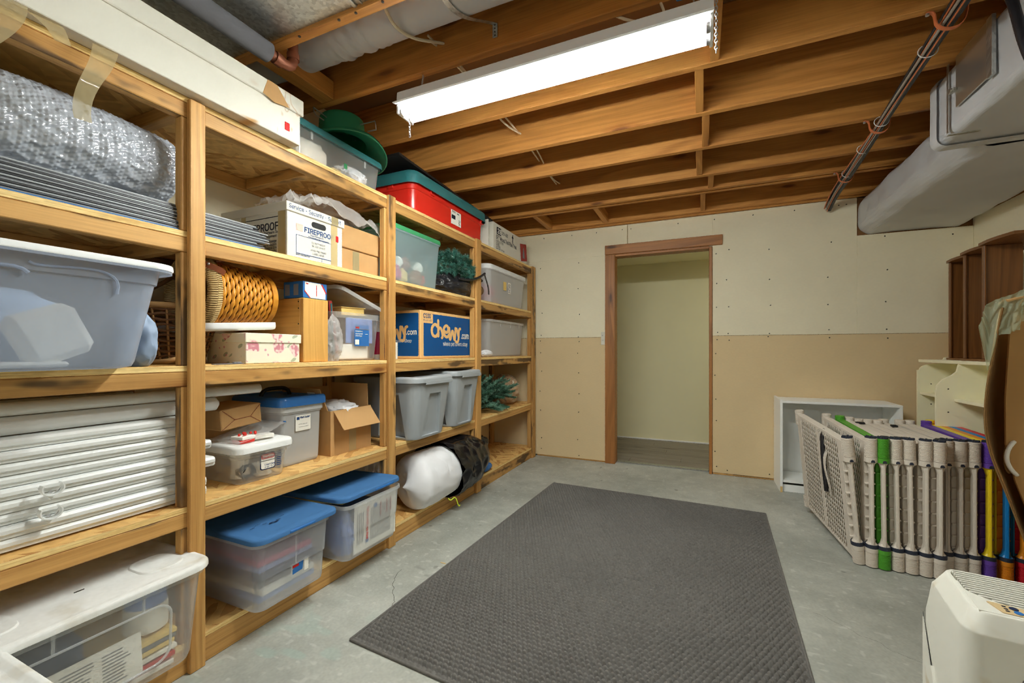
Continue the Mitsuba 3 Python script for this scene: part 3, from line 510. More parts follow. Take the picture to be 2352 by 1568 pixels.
part(k, 'side_lettering', cat(lt('FIREPROOF', .032, -1.895, y0 - .0003, L4 + .118, bold=True, width=.235), lt('Your Partners In', .012, -1.79, y0 - .0003, L4 + .102), lt('Information Management', .012, -1.84, y0 - .0003, L4 + .086, width=.17), card((-1.93, y0 - .0004, L4 + .172), XU, ZU, .27, .003), *[lt(s, .012, -1.62 - w - .05, y0 - .0003, L4 + z, width=w) for s, z, w in (('Records Storage', .064, .10), ('Media Storage & Supplies', .050, .15), ('Certified Destruction', .036, .13), ('Disaster Recovery Planning', .022, .16), ('Software Solutions', .009, .11))]), 'ink')
k = thing('cardboard_box', 'plain brown cardboard box right of the fireproof record box', 'cardboard box')
part(k, 'body', box((-2.0, 1.585, L4), (-1.650, 1.880, L4 + .115), .002), 'cardboard'); part(k, 'sleeve', box((-2.0, 1.583, L4 + .117), (-1.643, 1.885, L4 + .232), .003), 'cardboard'); part(k, 'packing_tape', fcard(-1.6498, 1.685, L4 + .002, .045, .11), 'amber_tape')
n = 46; G = np.zeros((n, n, 3)); U, V = np.meshgrid(np.linspace(0, 1, n), np.linspace(0, 1, n), indexing='ij')
C = np.stack([U * 5, V * 5, 0 * U], -1); cr = .050 * ridged(C, 1.0, 3) + .030 * ridged(C * 2.3, 1.0, 7) + .012 * ridged(C * 5.1, 1.0, 2)
G[..., 1] = 1.34 + .56 * U; G[..., 0] = -1.93 + .315 * V + .3 * cr * (1 - V); G[..., 2] = L4 + .240 + .050 * np.sin(np.pi * np.clip(U * 1.1, 0, 1)) * (1 - .5 * V) + cr - .075 * np.clip(U - .62, 0, 1) * 0 - np.clip(V - .8, 0, 1) * (.1 + .30 * U)
one('plastic_bag', 'crumpled clear plastic bag draped over the boxes on the fourth shelf', 'plastic bag', grid(G), 'film', True)
k = thing('storage_bin', 'tall clear bin with a green lid holding bright ornaments on the fourth shelf', 'storage bin')
part(k, 'body', bowl(-1.815, 2.205, L4, .39, .50, .318, .92, .03, .006, .02), 'clear_green', 50); part(k, 'lid', lid(-1.815, 2.205, L4 + .316, .39, .51, .022, .03, .008), 'pl_green', 40)
for i, (y, z, m_, s) in enumerate(((2.06, .05, 'pink', .05), (2.17, .05, 'yellow_paper', .045), (2.27, .05, 'leather', .05), (2.36, .05, 'pl_red', .04), (2.10, .125, 'paper', .032), (2.20, .13, 'leather', .042), (2.30, .12, 'paper', .035), (2.08, .17, 'pink', .03))):
    kk = thing('ornament', ('pink', 'yellow', 'tan', 'red', 'small white', 'upper tan', 'second white', 'small pink')[i] + ' wrapped ornament inside the green lidded bin', 'ornament', 'ornaments in the green lidded bin'); put(kk, blob((-1.70 - .03 * (i % 2), y, L4 + z + .012), (s, s * .9, s * 1.15), .5, 2.2, i, 3), m_, True)
# garland in a black bag
k = thing('garland', 'green tinsel garland heaped in an open black bag on the fourth shelf', 'garland')
rg = np.random.default_rng(11)
def needles(pts, L, w, n, rg, spread=1.0, axis=None):
    """n thin needles from points scattered along pts."""
    V, F = [], []
    for i in range(n):
        j = rg.integers(0, len(pts) - 1); c = pts[j] + (pts[j + 1] - pts[j]) * rg.random(); t = pts[j + 1] - pts[j]; t = t / np.linalg.norm(t)
        d = rg.normal(size=3); d -= t * (d @ t) * .9; d = d / np.linalg.norm(d) * spread + t * .8; d /= np.linalg.norm(d); s = np.cross(d, rg.normal(size=3)); s /= np.linalg.norm(s)
        l = L * rg.uniform(.6, 1.2); b = len(V); V += [c - s * w, c + s * w, c + d * l]; F.append((b, b + 1, b + 2))
    return trimesh.Trimesh(np.array(V), np.array(F), process=False)
plain('tinsel', (58, 112, 100), .3, .8); plain('tinsel_dark', (26, 66, 50), .4, .6)
pts = []
for i in range(240):
    a = rg.uniform(0, 2 * np.pi); e = rg.uniform(-.4, 1); q = math.sqrt(max(0, 1 - e * e)); pts.append((-1.675 + .105 * q * math.cos(a), 2.715 + .225 * q * math.sin(a), L4 + .185 + .125 * e))
pts = np.array(pts); ms = [[], []]
for i, c in enumerate(pts):
    d = rg.normal(size=3); d /= np.linalg.norm(d); ms[i % 2].append(needles(np.array([c - d * .03, c, c + d * .03]), .030, .0011, 110, rg))
part(k, 'tinsel', cat(ms[0]), 'tinsel', kind='stuff'); part(k, 'tinsel_dark', cat(ms[1]), 'tinsel_dark', kind='stuff')
plain('nylon', (30, 30, 33), .35, .5)
part(k, 'bag', cat(blob((-1.715, 2.70, L4 + .07), (.125, .225, .10), .28, 2.4, 3, 5, True, L4), tube(curve([(-1.58, 2.62, L4 + .11), (-1.565, 2.78, L4 + .125), (-1.555, 2.90, L4 + .165), (-1.55, 2.965, L4 + .20)], 16), .009, 8)), 'nylon', True)
part(k, 'cord', band([(-1.55, 2.955, L4 + .195), (-1.548, 2.99, L4 + .14), (-1.552, 3.03, L4 + .08), (-1.556, 3.04, L4 + .045)], .02, (0, 1, 0), .003), 'nylon', True)
plain('plush', (112, 88, 62), .95, .1)
k = thing('stuffed_animal', 'brown stuffed animal with a black nose peeking past the third post', 'stuffed toy')
part(k, 'head', blob((-1.70, 3.045, L4 + .185), (.06, .075, .062), .12, 5, 2, 4), 'plush', True); part(k, 'nose', blob((-1.655, 3.105, L4 + .172), (.012, .014, .012), .05, 2, 1, 3), 'pl_black', True); part(k, 'body', blob((-1.73, 3.02, L4 + .075), (.075, .085, .076), .12, 5, 4, 4, False, L4), 'plush', True); part(k, 'paw', blob((-1.655, 3.07, L4 + .085), (.035, .035, .04), .1, 5, 6, 3), 'plush', True)
k = thing('storage_bin', 'clear bin with a white lid and two notes on its front at the far end', 'storage bin')
part(k, 'body', bowl(-1.82, 3.575, L4, .40, .80, .30, .93, .05, .010, .02), 'clear_grey', 50); part(k, 'lid', lid(-1.82, 3.58, L4 + .300, .40, .82, .030, .05, .012), 'lid_white', 40)
part(k, 'yellow_note', fcard(-1.622, 3.46, L4 + .14, .062, .075), 'yellow_paper'); part(k, 'barcode_sticker', fcard(-1.622, 3.56, L4 + .12, .06, .10), 'paper'); part(k, 'barcode_sticker__print', cat(*[fcard(-1.621, 3.565, L4 + .13 + .012 * i, .045, .004) for i in range(7)]), 'ink')
one('pink_toy', 'pink toy seen through the side of the white lidded bin', 'toy', blob((-1.74, 3.30, L4 + .10), (.10, .06, .085), .3, 2, 4, 3), 'pink', True)
one('orange_ball', 'orange ball at the bottom of the white lidded bin', 'ball', blob((-1.68, 3.40, L4 + .035), (.03, .03, .03), .02, 2, 4, 3), 'clamp_orange', True)
plain('pale_bag', (140, 158, 184), .6, .3)
# ---- third shelf
k = thing('storage_bin', 'big open bluish clear bin jutting out at the left end of the third shelf', 'storage bin')
part(k, 'body', bowl(-1.735, .31, L3, .56, .88, .30, .885, .05, .026, .022, .80), 'clear_blue', 50)
q = rr(.56 + .054, .88 + .054, .075, 6)
rim = loft([(q * [.985, .985] + [-1.735, .31], L3 + .296), (q + [-1.735, .31], L3 + .285), (q * 1.004 + [-1.735, .31], L3 + .288), (q * 1.0 + [-1.735, .31], L3 + .302), (q * .945 + [-1.735, .31], L3 + .304)], False, False)
part(k, 'rim', rim, 'pl_white', 50)
def outline(pts, r, n=4): return tube(np.vstack([pts, pts[:2]]), r, 6, cap=False)
part(k, 'grip_ridge', cat(tube(curve([(-1.452, .25, L3 + .285), (-1.453, .27, L3 + .245), (-1.455, .32, L3 + .235), (-1.455, .46, L3 + .235)], 14), .004, 6), tube(curve([(-1.455, .46, L3 + .262), (-1.455, .58, L3 + .262), (-1.456, .62, L3 + .25), (-1.462, .63, L3 + .205)], 14), .003, 6)), 'clear_blue', True)
one('white_fabric', 'pale folded fabric leaning inside the big bluish bin', 'fabric', cat(tilt(box((-1.60, .46, L3 + .03), (-1.53, .60, L3 + .17), .02), (-1.56, .55, L3 + .1), (1, 0, 0), 24), box((-1.95, -.05, L3 + .008), (-1.53, .56, L3 + .022), .006)), 'paper')
0; one('paper_bag', 'pale blue shopping bag lying inside the big bluish bin', 'bag', blob((-1.78, .40, L3 + .11), (.14, .24, .12), .3, 1.2, 3, 4, True, L3 + .024), 'pale_bag', True)
one('plastic_bag', 'greyish blue plastic bag squeezed beside the big bluish bin', 'plastic bag', blob((-1.66, .762, L3 + .085), (.08, .042, .088), .35, 1.1, 5, 4, True, L3), 'pale_bag', True)
plain('wicker', (160, 122, 78), .7, .2); plain('wicker_dark', (110, 76, 48), .6, .3)
k = thing('twig_basket', 'dark wicker twig basket with a looped handle behind the second post', 'basket')
WC = np.array([-1.865, .93, L3]); ms = []
def wp(a, h): r = .085 + .055 * h / .2; return WC + [r * math.cos(a) * .95, r * math.sin(a) * 1.1 + .05 - .35 * h * 0, h + .004]
for j in range(11): ms.append(tube([wp(a, .008 + .019 * j) + [0, 0, .003 * math.sin(a * 12 + j * 3.14)] for a in np.linspace(0, 2 * np.pi, 50)], .0055, 5))
part(k, 'weave', cat(ms), 'wicker_dark', True, kind='stuff')
for i in range(22): part(k, 'stake', tube([wp(2 * np.pi * i / 22, h) for h in (.0, .1, .21)], .0045, 5), 'wicker', True)
for h, r in ((.21, .012), (.006, .012)): part(k, 'hoop', tube([wp(a, h) for a in np.linspace(0, 2 * np.pi, 44)], r, 7), 'wicker', True)
part(k, 'handle', cat(tube(curve([WC + [.03, -.16, .17], WC + [.035, -.19, .25], WC + [.03, -.12, .315], WC + [.02, .02, .335], WC + [.0, .15, .26]], 24), .008, 7), tube(curve([WC + [.06, -.16, .17], WC + [.05, -.10, .24], WC + [.03, -.02, .29], WC + [.02, .04, .34]], 20), .008, 7)), 'wicker_dark', True)
one('wicker_loop', 'thin tan wicker handle loop lying on the third shelf beside the bin', 'handle', tube(curve([(-1.80, .70, L3 + .012), (-1.72, .78, L3 + .010), (-1.68, .86, L3 + .016), (-1.70, .93, L3 + .032), (-1.76, .99, L3 + .06)], 24), .008, 7), 'wicker', True)
# woven basket on its side
k = thing('woven_basket', 'golden woven wood strip basket with a rope rim lying on its side', 'basket')
mat('strip_wood', proc(lambda p, n, uv: mix(srgb(214, 148, 44), srgb(164, 100, 24), noise(p.x * 60, p.y * 45, p.z * 60) * .9)), .5, .4); mat('strip_dark', (120, 70, 20), .6, .3)
plain('seagrass', (196, 170, 120), .8, .15)
BX, BZ = -1.752, L3 + .268
def bpnt(t, a, dr=0): r = .131 - .027 * t + dr; return np.array([BX + r * math.cos(a), 1.003 + .252 * t, BZ + r * math.sin(a)])
part(k, 'lining', grid([[bpnt(t, a, -.006) for a in np.linspace(0, 2 * np.pi, 41)[:-1]] for t in np.linspace(0, .99, 5)], closed_v=True), 'strip_dark', True)
NB, NA = 12, 19
for b in range(NB):
    ms = []
    for i in range(NA):
        t0 = .03 + .87 * b / NB; tw = .87 / NB * 1.25; a0 = 2 * np.pi * (i + .5 * (b % 2)) / NA; aw = 2 * np.pi / NA * 1.55; G = []
        for u in np.linspace(0, 1, 6):
            row = []
            for v in np.linspace(-1, 1, 5):
                wdt = (1 - abs(2 * u - 1) ** 2.2); row.append(bpnt(t0 + tw * (u * .5 + .15) + tw * .40 * v * wdt, a0 + aw * (u - .5), -.001 + .010 * math.sin(np.pi * (.15 + .8 * u)) * (1 - .55 * v * v) - .004 * u))
            G.append(row)
        ms.append(grid(np.array(G)))
    part(k, 'weave_band', cat(ms), 'strip_wood', True)
part(k, 'foot_hoop', grid([[bpnt(t, a, d) for a in np.linspace(0, 2 * np.pi, 41)[:-1]] for t, d in ((.90, .002), (.905, .007), (1.0, .007), (1.0, -.02))], closed_v=True), 'strip_wood', 40)
part(k, 'base_disc', loft([np.array([bpnt(.985, a, -.012) for a in np.linspace(0, 2 * np.pi, 33)[:-1]]), np.array([bpnt(1.0, a, -.012) for a in np.linspace(0, 2 * np.pi, 33)[:-1]])]), 'strip_wood')
ms = []
for j in range(110):
    a = 2 * np.pi * j / 110; c = bpnt(-.075, a, .0); d = np.array([math.cos(a), 0, math.sin(a)]); tg = np.array([-math.sin(a), 0, math.cos(a)])
    ms.append(tube([c + d * .016 * math.cos(q) + np.array([0, 1, 0]) * .026 * math.sin(q) + tg * .004 * math.sin(q) for q in np.linspace(0, 2 * np.pi, 9)], .0036, 4, cap=False))
part(k, 'rope_rim', cat(ms), 'seagrass', True, kind='stuff')
hh = [bpnt(-.16, 1.35, .012), bpnt(-.22, 1.15, .018), bpnt(-.28, .95, .010), bpnt(-.20, .62, .022), bpnt(-.02, .50, .028), bpnt(.06, .5, .016)]
part(k, 'leather_handle', cat(band(hh, .022, (.5, .2, .8), .003), band([bpnt(-.16, 1.35, .012), bpnt(-.10, 1.18, .04), bpnt(.0, .98, .05), bpnt(.05, .80, .028)], .026, (.3, 1, .2), .003)), 'leather', True); part(k, 'rivet', blob(bpnt(-.18, .60, .030), (.005, .005, .005), 0, 1, 0, 2), 'chain', True)
k = thing('shallow_tray', 'white shallow plastic tray on the floral box under the woven basket', 'tray')
tray = tilt(lid(-1.79, 1.105, L3 + .1425, .30, .31, -.022, .05, .006, .02), (-1.8, .97, L3 + .13), (1, 0, 0), 4); part(k, 'shell', tray, 'pl_white', 50)
k = thing('floral_box', 'cream gift box printed with pink roses on the third shelf', 'gift box')
def floral(p, n, uv):
    a = dr.select(dr.abs(n.x) > .5, p.y, p.x); b = p.z + dr.select(dr.abs(n.z) > .5, p.y, 0.0)
    d, e, r = voronoi(a * 13, b * 13 + 3); c = mi.Color3f(srgb(234, 228, 206))
    sw = noise(a * 110, b * 110, 3); rose = mix(srgb(204, 132, 142), srgb(240, 212, 204), smoothstep(.25, .65, sw))
    c = mix(c, rose, smoothstep(.40, .30, d + .12 * (noise(a * 60, b * 60, 8) - .5)) * dr.select(r > .5, 1.0, 0.0))
    d2, _, r2 = voronoi(a * 18 + b * 14 + 7, b * 40 - a * 22); c = mix(c, srgb(158, 168, 140), smoothstep(.36, .30, d2) * dr.select((r2 > .62) & (d > .36), .85, 0.0))
    d3, _, r3 = voronoi(a * 34, b * 34); return mix(c, srgb(206, 130, 150), smoothstep(.2, .12, d3) * dr.select((r3 > .8) & (d > .4), .8, 0.0))
mat('floral', proc(floral), .6, .3)
part(k, 'body', box((-1.845, 1.088, L3), (-1.604, 1.328, L3 + .095), .002), 'floral'); part(k, 'lid', box((-1.850, 1.083, L3 + .082), (-1.599, 1.333, L3 + .120), .002), 'floral')
one('tag_strip', 'small flat grey tag strip on the shelf front by the floral box', 'tag', cat(box((-1.612, .965, L3), (-1.594, 1.075, L3 + .003), .001), box((-1.615, 1.04, L3 + .003), (-1.60, 1.07, L3 + .008), .002)), 'ink_grey')
k = thing('wooden_crate', 'varnished oak crate standing on its end between gift box and clear file bin', 'crate')
mat('oak', woodproc(srgb(222, 172, 96), srgb(190, 134, 64), srgb(120, 76, 36), fine=1.6, vary=.1), .4, .4)
part(k, 'end_board', wood((-1.632, 1.355, L3), (-1.612, 1.492, L3 + .286), 2), 'oak'); part(k, 'side_board', wood((-2.03, 1.354, L3 + .001), (-1.633, 1.366, L3 + .286), 0), 'oak'); part(k, 'side_board', wood((-2.03, 1.481, L3 + .001), (-1.633, 1.492, L3 + .286), 0), 'oak'); part(k, 'top_board', wood((-2.03, 1.367, L3 + .272), (-1.633, 1.480, L3 + .284), 0), 'oak')
part(k, 'nail', cat([mv(rot(trimesh.creation.cylinder(.003, .002, sections=8), math.pi / 2, (1, 0, 0)), (-1.642, 1.3535, L3 + z)) for z in (.03, .10, .17, .24, .27)]), 'screw')
k = thing('glove_box', 'small blue and white carton on top of the wooden crate', 'carton')
gx = -1.621; part(k, 'body', box((-1.745, 1.360, L3 + .2885), (gx, 1.492, L3 + .362), .001), 'pl_blue')
part(k, 'white_print', frame(prism([(.004, 0.028), (.03, .001), (.118, .001), (.118, .03), (.09, .071), (.004, .071)], .0006), (gx, 1.365, L3 + .289), YU, ZU), 'paper'); part(k, 'red_print', cat(frame(prism([(.0, .028), (.03, 0), (.034, 0), (.0, .034)], .0006), (gx + .0005, 1.366, L3 + .289), YU, ZU), frame(prism([(.095, .066), (.122, .026), (.126, .03), (.10, .070)], .0006), (gx + .0005, 1.364, L3 + .289), YU, ZU), fcard(gx + .0008, 1.375, L3 + .35, .012, .004), fcard(gx + .0008, 1.43, L3 + .30, .003, .05)), 'ink_red')
for a_ in (-1.735, -1.68): part(k, 'side_print', card((a_, 1.3595, L3 + .30), XU, ZU, .03, .05), 'ink_grey')
k = thing('file_bin', 'clear file bin with its lid ajar over books and a blue sticker', 'storage bin')
part(k, 'body', bowl(-1.815, 1.728, L3, .34, .325, .245, .90, .03, .008, .03), 'crisp_clear', 50); part(k, 'lid', tilt(lid(-1.80, 1.728, L3 + .262, .345, .335, .018, .03, .010), (-1.8, 1.89, L3 + .26), (1, 0, 0), -17.5), 'clear_plastic', 50)
part(k, 'sticker', fcard(-1.652, 1.700, L3 + .075, .105, .112), 'pl_blue'); part(k, 'sticker__print', cat(fcard(-1.651, 1.703, L3 + .083, .028, .026), ft('letter/legal file box', .007, -1.651, 1.705, L3 + .150, width=.052), ft('boite de classement', .007, -1.651, 1.705, L3 + .137, width=.052), ft('letter/legal', .007, -1.651, 1.705, L3 + .126), fcard(-1.651, 1.775, L3 + .138, .02, .002)), 'paper'); part(k, 'sticker__red_tab', fcard(-1.651, 1.706, L3 + .168, .026, .011), 'ink_red')
one('book', 'thick cream paged book with grey cover sticking out of the file bin', 'book', tilt(cat(box((-1.90, 1.63, L3 + .235), (-1.67, 1.80, L3 + .239), .001), box((-1.89, 1.635, L3 + .24), (-1.675, 1.795, L3 + .272), .002), box((-1.90, 1.63, L3 + .273), (-1.67, 1.80, L3 + .277), .001)), (-1.8, 1.7, L3 + .25), (1, 0, 0), 2), 'yellow_paper')
one('folder', 'dark red binder leaning out of the left of the file bin', 'binder', tilt(box((-1.92, 1.60, L3 + .03), (-1.68, 1.622, L3 + .30), .003), (-1.8, 1.6, L3 + .03), (1, 0, 0), 9), 'dark_red')
one('folder', 'teal folder in front of the dark red binder in the file bin', 'folder', tilt(box((-1.91, 1.585, L3 + .03), (-1.675, 1.593, L3 + .285), .002), (-1.8, 1.58, L3 + .03), (1, 0, 0), 4), 'pl_teal')
plain('pale_blue', (128, 150, 206), .6, .3)
one('blue_folder', 'pale blue folder standing inside the file bin', 'folder', box((-1.69, 1.672, L3 + .09), (-1.682, 1.865, L3 + .225), .002), 'pale_blue'); one('papers', 'stack of white papers standing in the bottom of the file bin', 'papers', box((-1.70, 1.615, L3 + .006), (-1.672, 1.82, L3 + .085), .004), 'paper')
one('plastic_bag', 'white translucent plastic bag crumpled beside the crate and file bin', 'plastic bag', blob((-1.655, 1.542, L3 + .092), (.04, .05, .105), .75, 1.9, 2, 4, True, L3), 'film', True)
k = thing('spray_bottle', 'magenta labelled white bottle squeezed between file bin and third post', 'bottle')
bt = [(.0, 0), (.026, 0), (.028, .006), (.028, .165), (.026, .185), (.014, .20), (.013, .225), (.0, .225)]
part(k, 'body', mv(lathe(bt, 20), (-1.69, 1.925, L3)), 'pl_white', 40); plain('magenta', (164, 26, 74), .4, .4); part(k, 'label', mv(lathe([(.0284, .03), (.0286, .032), (.0286, .155), (.0284, .157)], 20), (-1.69, 1.925, L3)), 'magenta', 40); part(k, 'label__print', ft('paper', .014, -1.6610, 1.902, L3 + .10, width=.034), 'paper')
k = thing('cardboard_box', 'open brown cardboard box in the shadow behind the file bin', 'cardboard box'); part(k, 'body', openbox((-2.03, 1.64, L3), (-1.99, 1.93, L3 + .32)), 'cardboard'); part(k, 'flap', tilt(box((-2.0, 1.66, L3 + .325), (-1.93, 1.93, L3 + .328), .001), (-1.99, 1.8, L3 + .325), (0, 1, 0), -14), 'cardboard')
# chewy box
k = thing('delivery_box', 'blue printed cardboard delivery box with tan edges on the third shelf', 'cardboard box')
plain('print_blue', (14, 74, 132), .6, .3); plain('kraft_print', (222, 178, 118), .7, .2)
cx0, cx1, cy0, cy1, cz1 = -2.03, -1.636, 2.250, 2.925, L3 + .312
part(k, 'body', box((cx0, cy0, L3), (cx1, cy1, cz1), .004), 'kraft_print')
part(k, 'printed_front', frame(prism(rr(.635, .278, .010) + [.3375, .155], .0006), (cx1, cy0 + .012, L3), YU, ZU), 'print_blue'); part(k, 'printed_side', frame(prism(rr(.372, .278, .010) + [.192, .155], .0006), (cx0, cy0, L3), XU, ZU), 'print_blue')
part(k, 'size_tab', frame(prism(rr(.118, .062, .006), .0006), (cx1 + .0006, cy0 + .075, L3 + .262), YU, ZU), 'kraft_print'); part(k, 'size_tab__print', cat(ft('C100', .028, cx1 + .0013, cy0 + .024, L3 + .264, width=.085, bold=True), ft('25 x 17 x 12', .012, cx1 + .0013, cy0 + .024, L3 + .244, width=.095)), 'ink_blue')
def blobby(o, r, u, h, name, sx=1.0):
    S = {'c': [[(.62, .82), (.40, .95), (.14, .78), (.06, .45), (.18, .14), (.46, .06), (.66, .22)]], 'h': [[(.08, 1.25), (.10, .10)], [(.10, .55), (.30, .72), (.46, .55), (.50, -.02)]], 'e': [[(.14, .50), (.60, .62), (.50, .90), (.26, .90), (.08, .60), (.12, .26), (.36, .06), (.64, .20)]], 'w': [[(.04, .76), (.24, .06), (.42, .55), (.60, .06), (.80, .78)]], 'y': [[(.08, .76), (.30, .20)], [(.56, .78), (.34, .10), (.20, -.30), (.0, -.28)]]}
    import shapely as sh, shapely.affinity
    x, g = 0, []
    for ch, w in (('c', .66), ('h', .62), ('e', .68), ('w', .86), ('y', .6)):
        for st in S[ch]:
            P = curve([(a + x, b, 0) for a, b in st], 20)[:, :2] if len(st) > 2 else np.array([(a + x, b) for a, b in st]); g.append(sg.LineString(P * h).buffer(.115 * h, 6))
        x += w
    U = sh.affinity.scale(sh.union_all(g), sx, 1, origin=(0, 0)); return cat([frame(prism(q, .0006), o, r, u) for q in getattr(U, 'geoms', [U])]), x * h * sx
m1, w1 = blobby((cx1 + .0008, cy0 + .115, L3 + .142), YU, ZU, .090, 'chewy', 1.22); part(k, 'logo', m1, 'kraft_print'); m2, w2 = blobby((cx0 + .005, cy0 - .0008, L3 + .142), XU, ZU, .082, 'chewy', 1.02); part(k, 'side_logo', m2, 'kraft_print')
part(k, 'lettering', ft('.com', .046, cx1 + .0008, cy0 + .115 + w1 + .004, L3 + .140, bold=True, width=.115), 'card_white'); part(k, 'tagline', cat(ft('where pet lovers shop', .030, cx1 + .0008, cy0 + .255, L3 + .085, width=.335)), 'card_white'); part(k, 'side_lettering', lt('.com', .034, cx1 - .115, cy0 - .0008, L3 + .155, bold=True, width=.085), 'card_white'); part(k, 'side_tagline', cat(lt('where pet lovers shop', .022, cx1 - .335, cy0 - .0008, L3 + .105, width=.265)), 'card_white')
one('white_carton', 'thin white carton edge between the third post and the blue delivery box', 'carton', box((-1.72, 2.0, L3), (-1.64, 2.032, L3 + .10), .002), 'card_white')
k = thing('storage_bin', 'large grey translucent bin without lid on the third shelf by the wall', 'storage bin')
part(k, 'body', bowl(-1.85, 3.66, L3, .36, .80, .325, .93, .05, .012, .02), 'clear_grey', 50)
for y in (3.50, 3.72, 3.92): part(k, 'rib', box((-1.674, y, L3 + .265), (-1.669, y + .016, L3 + .305), .001), 'clear_plastic')
one('cloth_roll', 'small rolled white cloth in front of the grey bin on the third shelf', 'cloth', tilt(blob((-1.635, 3.16, L3 + .028), (.03, .115, .028), .35, 2.5, 3, 4, True, L3), (-1.63, 3.1, L3), (0, 0, 1), 6), 'fabric_white', True)
# ---- second shelf
mat('slat_white', (214, 217, 216), .35, .5)
hs = [.034, .033, .030, .034, .030, .031, .033, .030, .030]; z = L2 + .006; ends_ = [.965, .962, .955, .995, .94, .985, .93, .955, .948]
for i, h in enumerate(hs):
    kk = thing('shutter_panel', f'long white louvre panel, {ORD[8 - i]} from the top of the stack on the second shelf', 'shutter panel', 'stacked white louvre panels'); e = ends_[i]; x = -1.640 + .006 * math.sin(i * 2.1)
    s = [(-2.0, 0), (x - .006, 0), (x - .006, h * .28), (x - .003, h * .32), (x + .002, h * .42), (x + .002, h * .70), (x - .004, h * .92), (x - .008, h - .001), (-2.0, h - .001)]
    part(kk, 'board', frame(prism(s, e + .75), (0, e, z), (1, 0, 0), (0, 0, 1)), 'slat_white')
    part(kk, 'end_cap', box((-1.99, e, z + .002), (x - .006, e + .004, z + h - .004), .001), 'slat_white')
    if i in (2, 4):
        yb = .552; pr_ = [(.020 * math.cos(a), .020 * math.sin(a)) for a in np.radians(np.linspace(150, 395, 20))]
        C = np.array([[x + .016, yb + b, z + .016 + a_ * .9] for b, a_ in pr_]); P = np.stack([C, C + np.array([.022, 0, 0])], 1); part(kk, 'rod_bracket', cat(wallsheet(P, .003), frame(prism([(-.026, .008), (0, -.030), (.026, .008)] + [(.019 * math.cos(a_), .018 * math.sin(a_)) for a_ in np.radians(np.linspace(15, -195, 14))], .006), (x + .016, yb, z + .014), YU, ZU)), 'pl_grey' if 0 else 'slat_white')
        part(kk, 'rod_bracket__screw', frame(trimesh.creation.cylinder(.004, .004, sections=10), (x + .018, yb, z + .004), YU, ZU), 'chain')
    z += h + .0008
ztop = z
one('blind_rail', 'white rail with rounded end lying on the louvre panels', 'blind rail', tube([(-1.71, -.55, ztop + .026), (-1.71, 1.035, ztop + .026), (-1.71, 1.047, ztop + .026)], [.025, .025, .012], 20), 'slat_white', 40)
one('blind_tube', 'longest white tube on top of the louvre stack reaching past the post', 'tube', tube([(-1.715, -.55, ztop + .070), (-1.705, 1.212, ztop + .072)], .0185, 20), 'slat_white', 40)
k = thing('blind_headrail', 'white metal blind headrail lying behind the tubes at the shelf back', 'blind rail'); part(k, 'rail', box((-1.90, -.6, ztop + .02), (-1.84, .84, ztop + .085), .003), 'slat_white'); part(k, 'hole', cat(*[frame(trimesh.creation.cylinder(.003, .001, sections=8), (-1.8395, y, ztop + .06), YU, ZU) for y in (.80, .6, .2)]), 'screw')
k = thing('storage_bin', 'small clear bin with a white lid and printed label beside the louvre ends', 'storage bin')
part(k, 'body', bowl(-1.765, 1.190, L2, .27, .225, .128, .90, .03, .008, .012, .78), 'crisp_clear', 50); part(k, 'lid', lid(-1.765, 1.192, L2 + .134, .275, .235, .022, .03, .012), 'lid_white', 50)
lx = -1.6405; part(k, 'label', frame(prism(rr(.068, .068, .010), .0008), (lx, 1.205, L2 + .073), YU, ZU), 'navy'); part(k, 'label__face', frame(prism(rr(.060, .060, .008), .0006), (lx + .0008, 1.205, L2 + .073), YU, ZU), 'paper'); part(k, 'label__red_band', frame(prism(rr(.060, .020, .008), .0005), (lx + .0013, 1.205, L2 + .093), YU, ZU), 'ink_red'); part(k, 'label__lettering', ft('Sterilite', .012, lx + .002, 1.179, L2 + .088, bold=True, width=.052), 'paper'); part(k, 'label__print', cat(ft('ClearView', .007, lx + .0015, 1.19, L2 + .056), ft('6 Qt / 5.7 L', .007, lx + .0015, 1.19, L2 + .046), *[fcard(lx + .0012, 1.243, L2 + .045 + .008 * i, .022, .0035) for i in range(8)]), 'ink_blue')
plain('cord_black', (26, 28, 32), .5, .4)
rg = np.random.default_rng(5)
one('cord_coil', 'coiled black cord inside the small clear bin', 'cord', tube(curve([(-1.67 + .012 * rg.normal(), 1.135 + .030 * math.cos(a), L2 + .045 + .022 * math.sin(a) + .004 * rg.normal()) for a in np.linspace(0, 2 * np.pi * 7, 60)], 300), .0022, 5), 'cord_black', True)
one('cord_coil', 'coiled white cord at the right inside the small clear bin', 'cord', tube(curve([(-1.69 + .006 * rg.normal(), 1.255 + .022 * math.cos(a), L2 + .085 + .016 * math.sin(a)) for a in np.linspace(0, 2 * np.pi * 4, 40)], 160), .0022, 5), 'fabric_white', True)
for i, (x, y, zz) in enumerate(((-1.74, 1.155, .07), (-1.705, 1.225, .035))):
    one('spool', ('tall white spool standing in the small clear bin', 'low white spool behind the label of the small clear bin')[i], 'spool', mv(lathe([(0, 0), (.036, 0), (.036, zz * .2), (.032, zz * .25), (.032, zz), (.036, zz * 1.05), (.036, zz * 1.3), (0, zz * 1.3)], 24), (x, y, L2 + .008)), 'yellow_paper' if 0 else 'paper', 40)
LZ = L2 + .1575
n = 30; U, V = np.meshgrid(np.linspace(0, 1, n), np.linspace(0, 1, n), indexing='ij'); C = np.stack([U * 4, V * 4, 0 * U], -1)
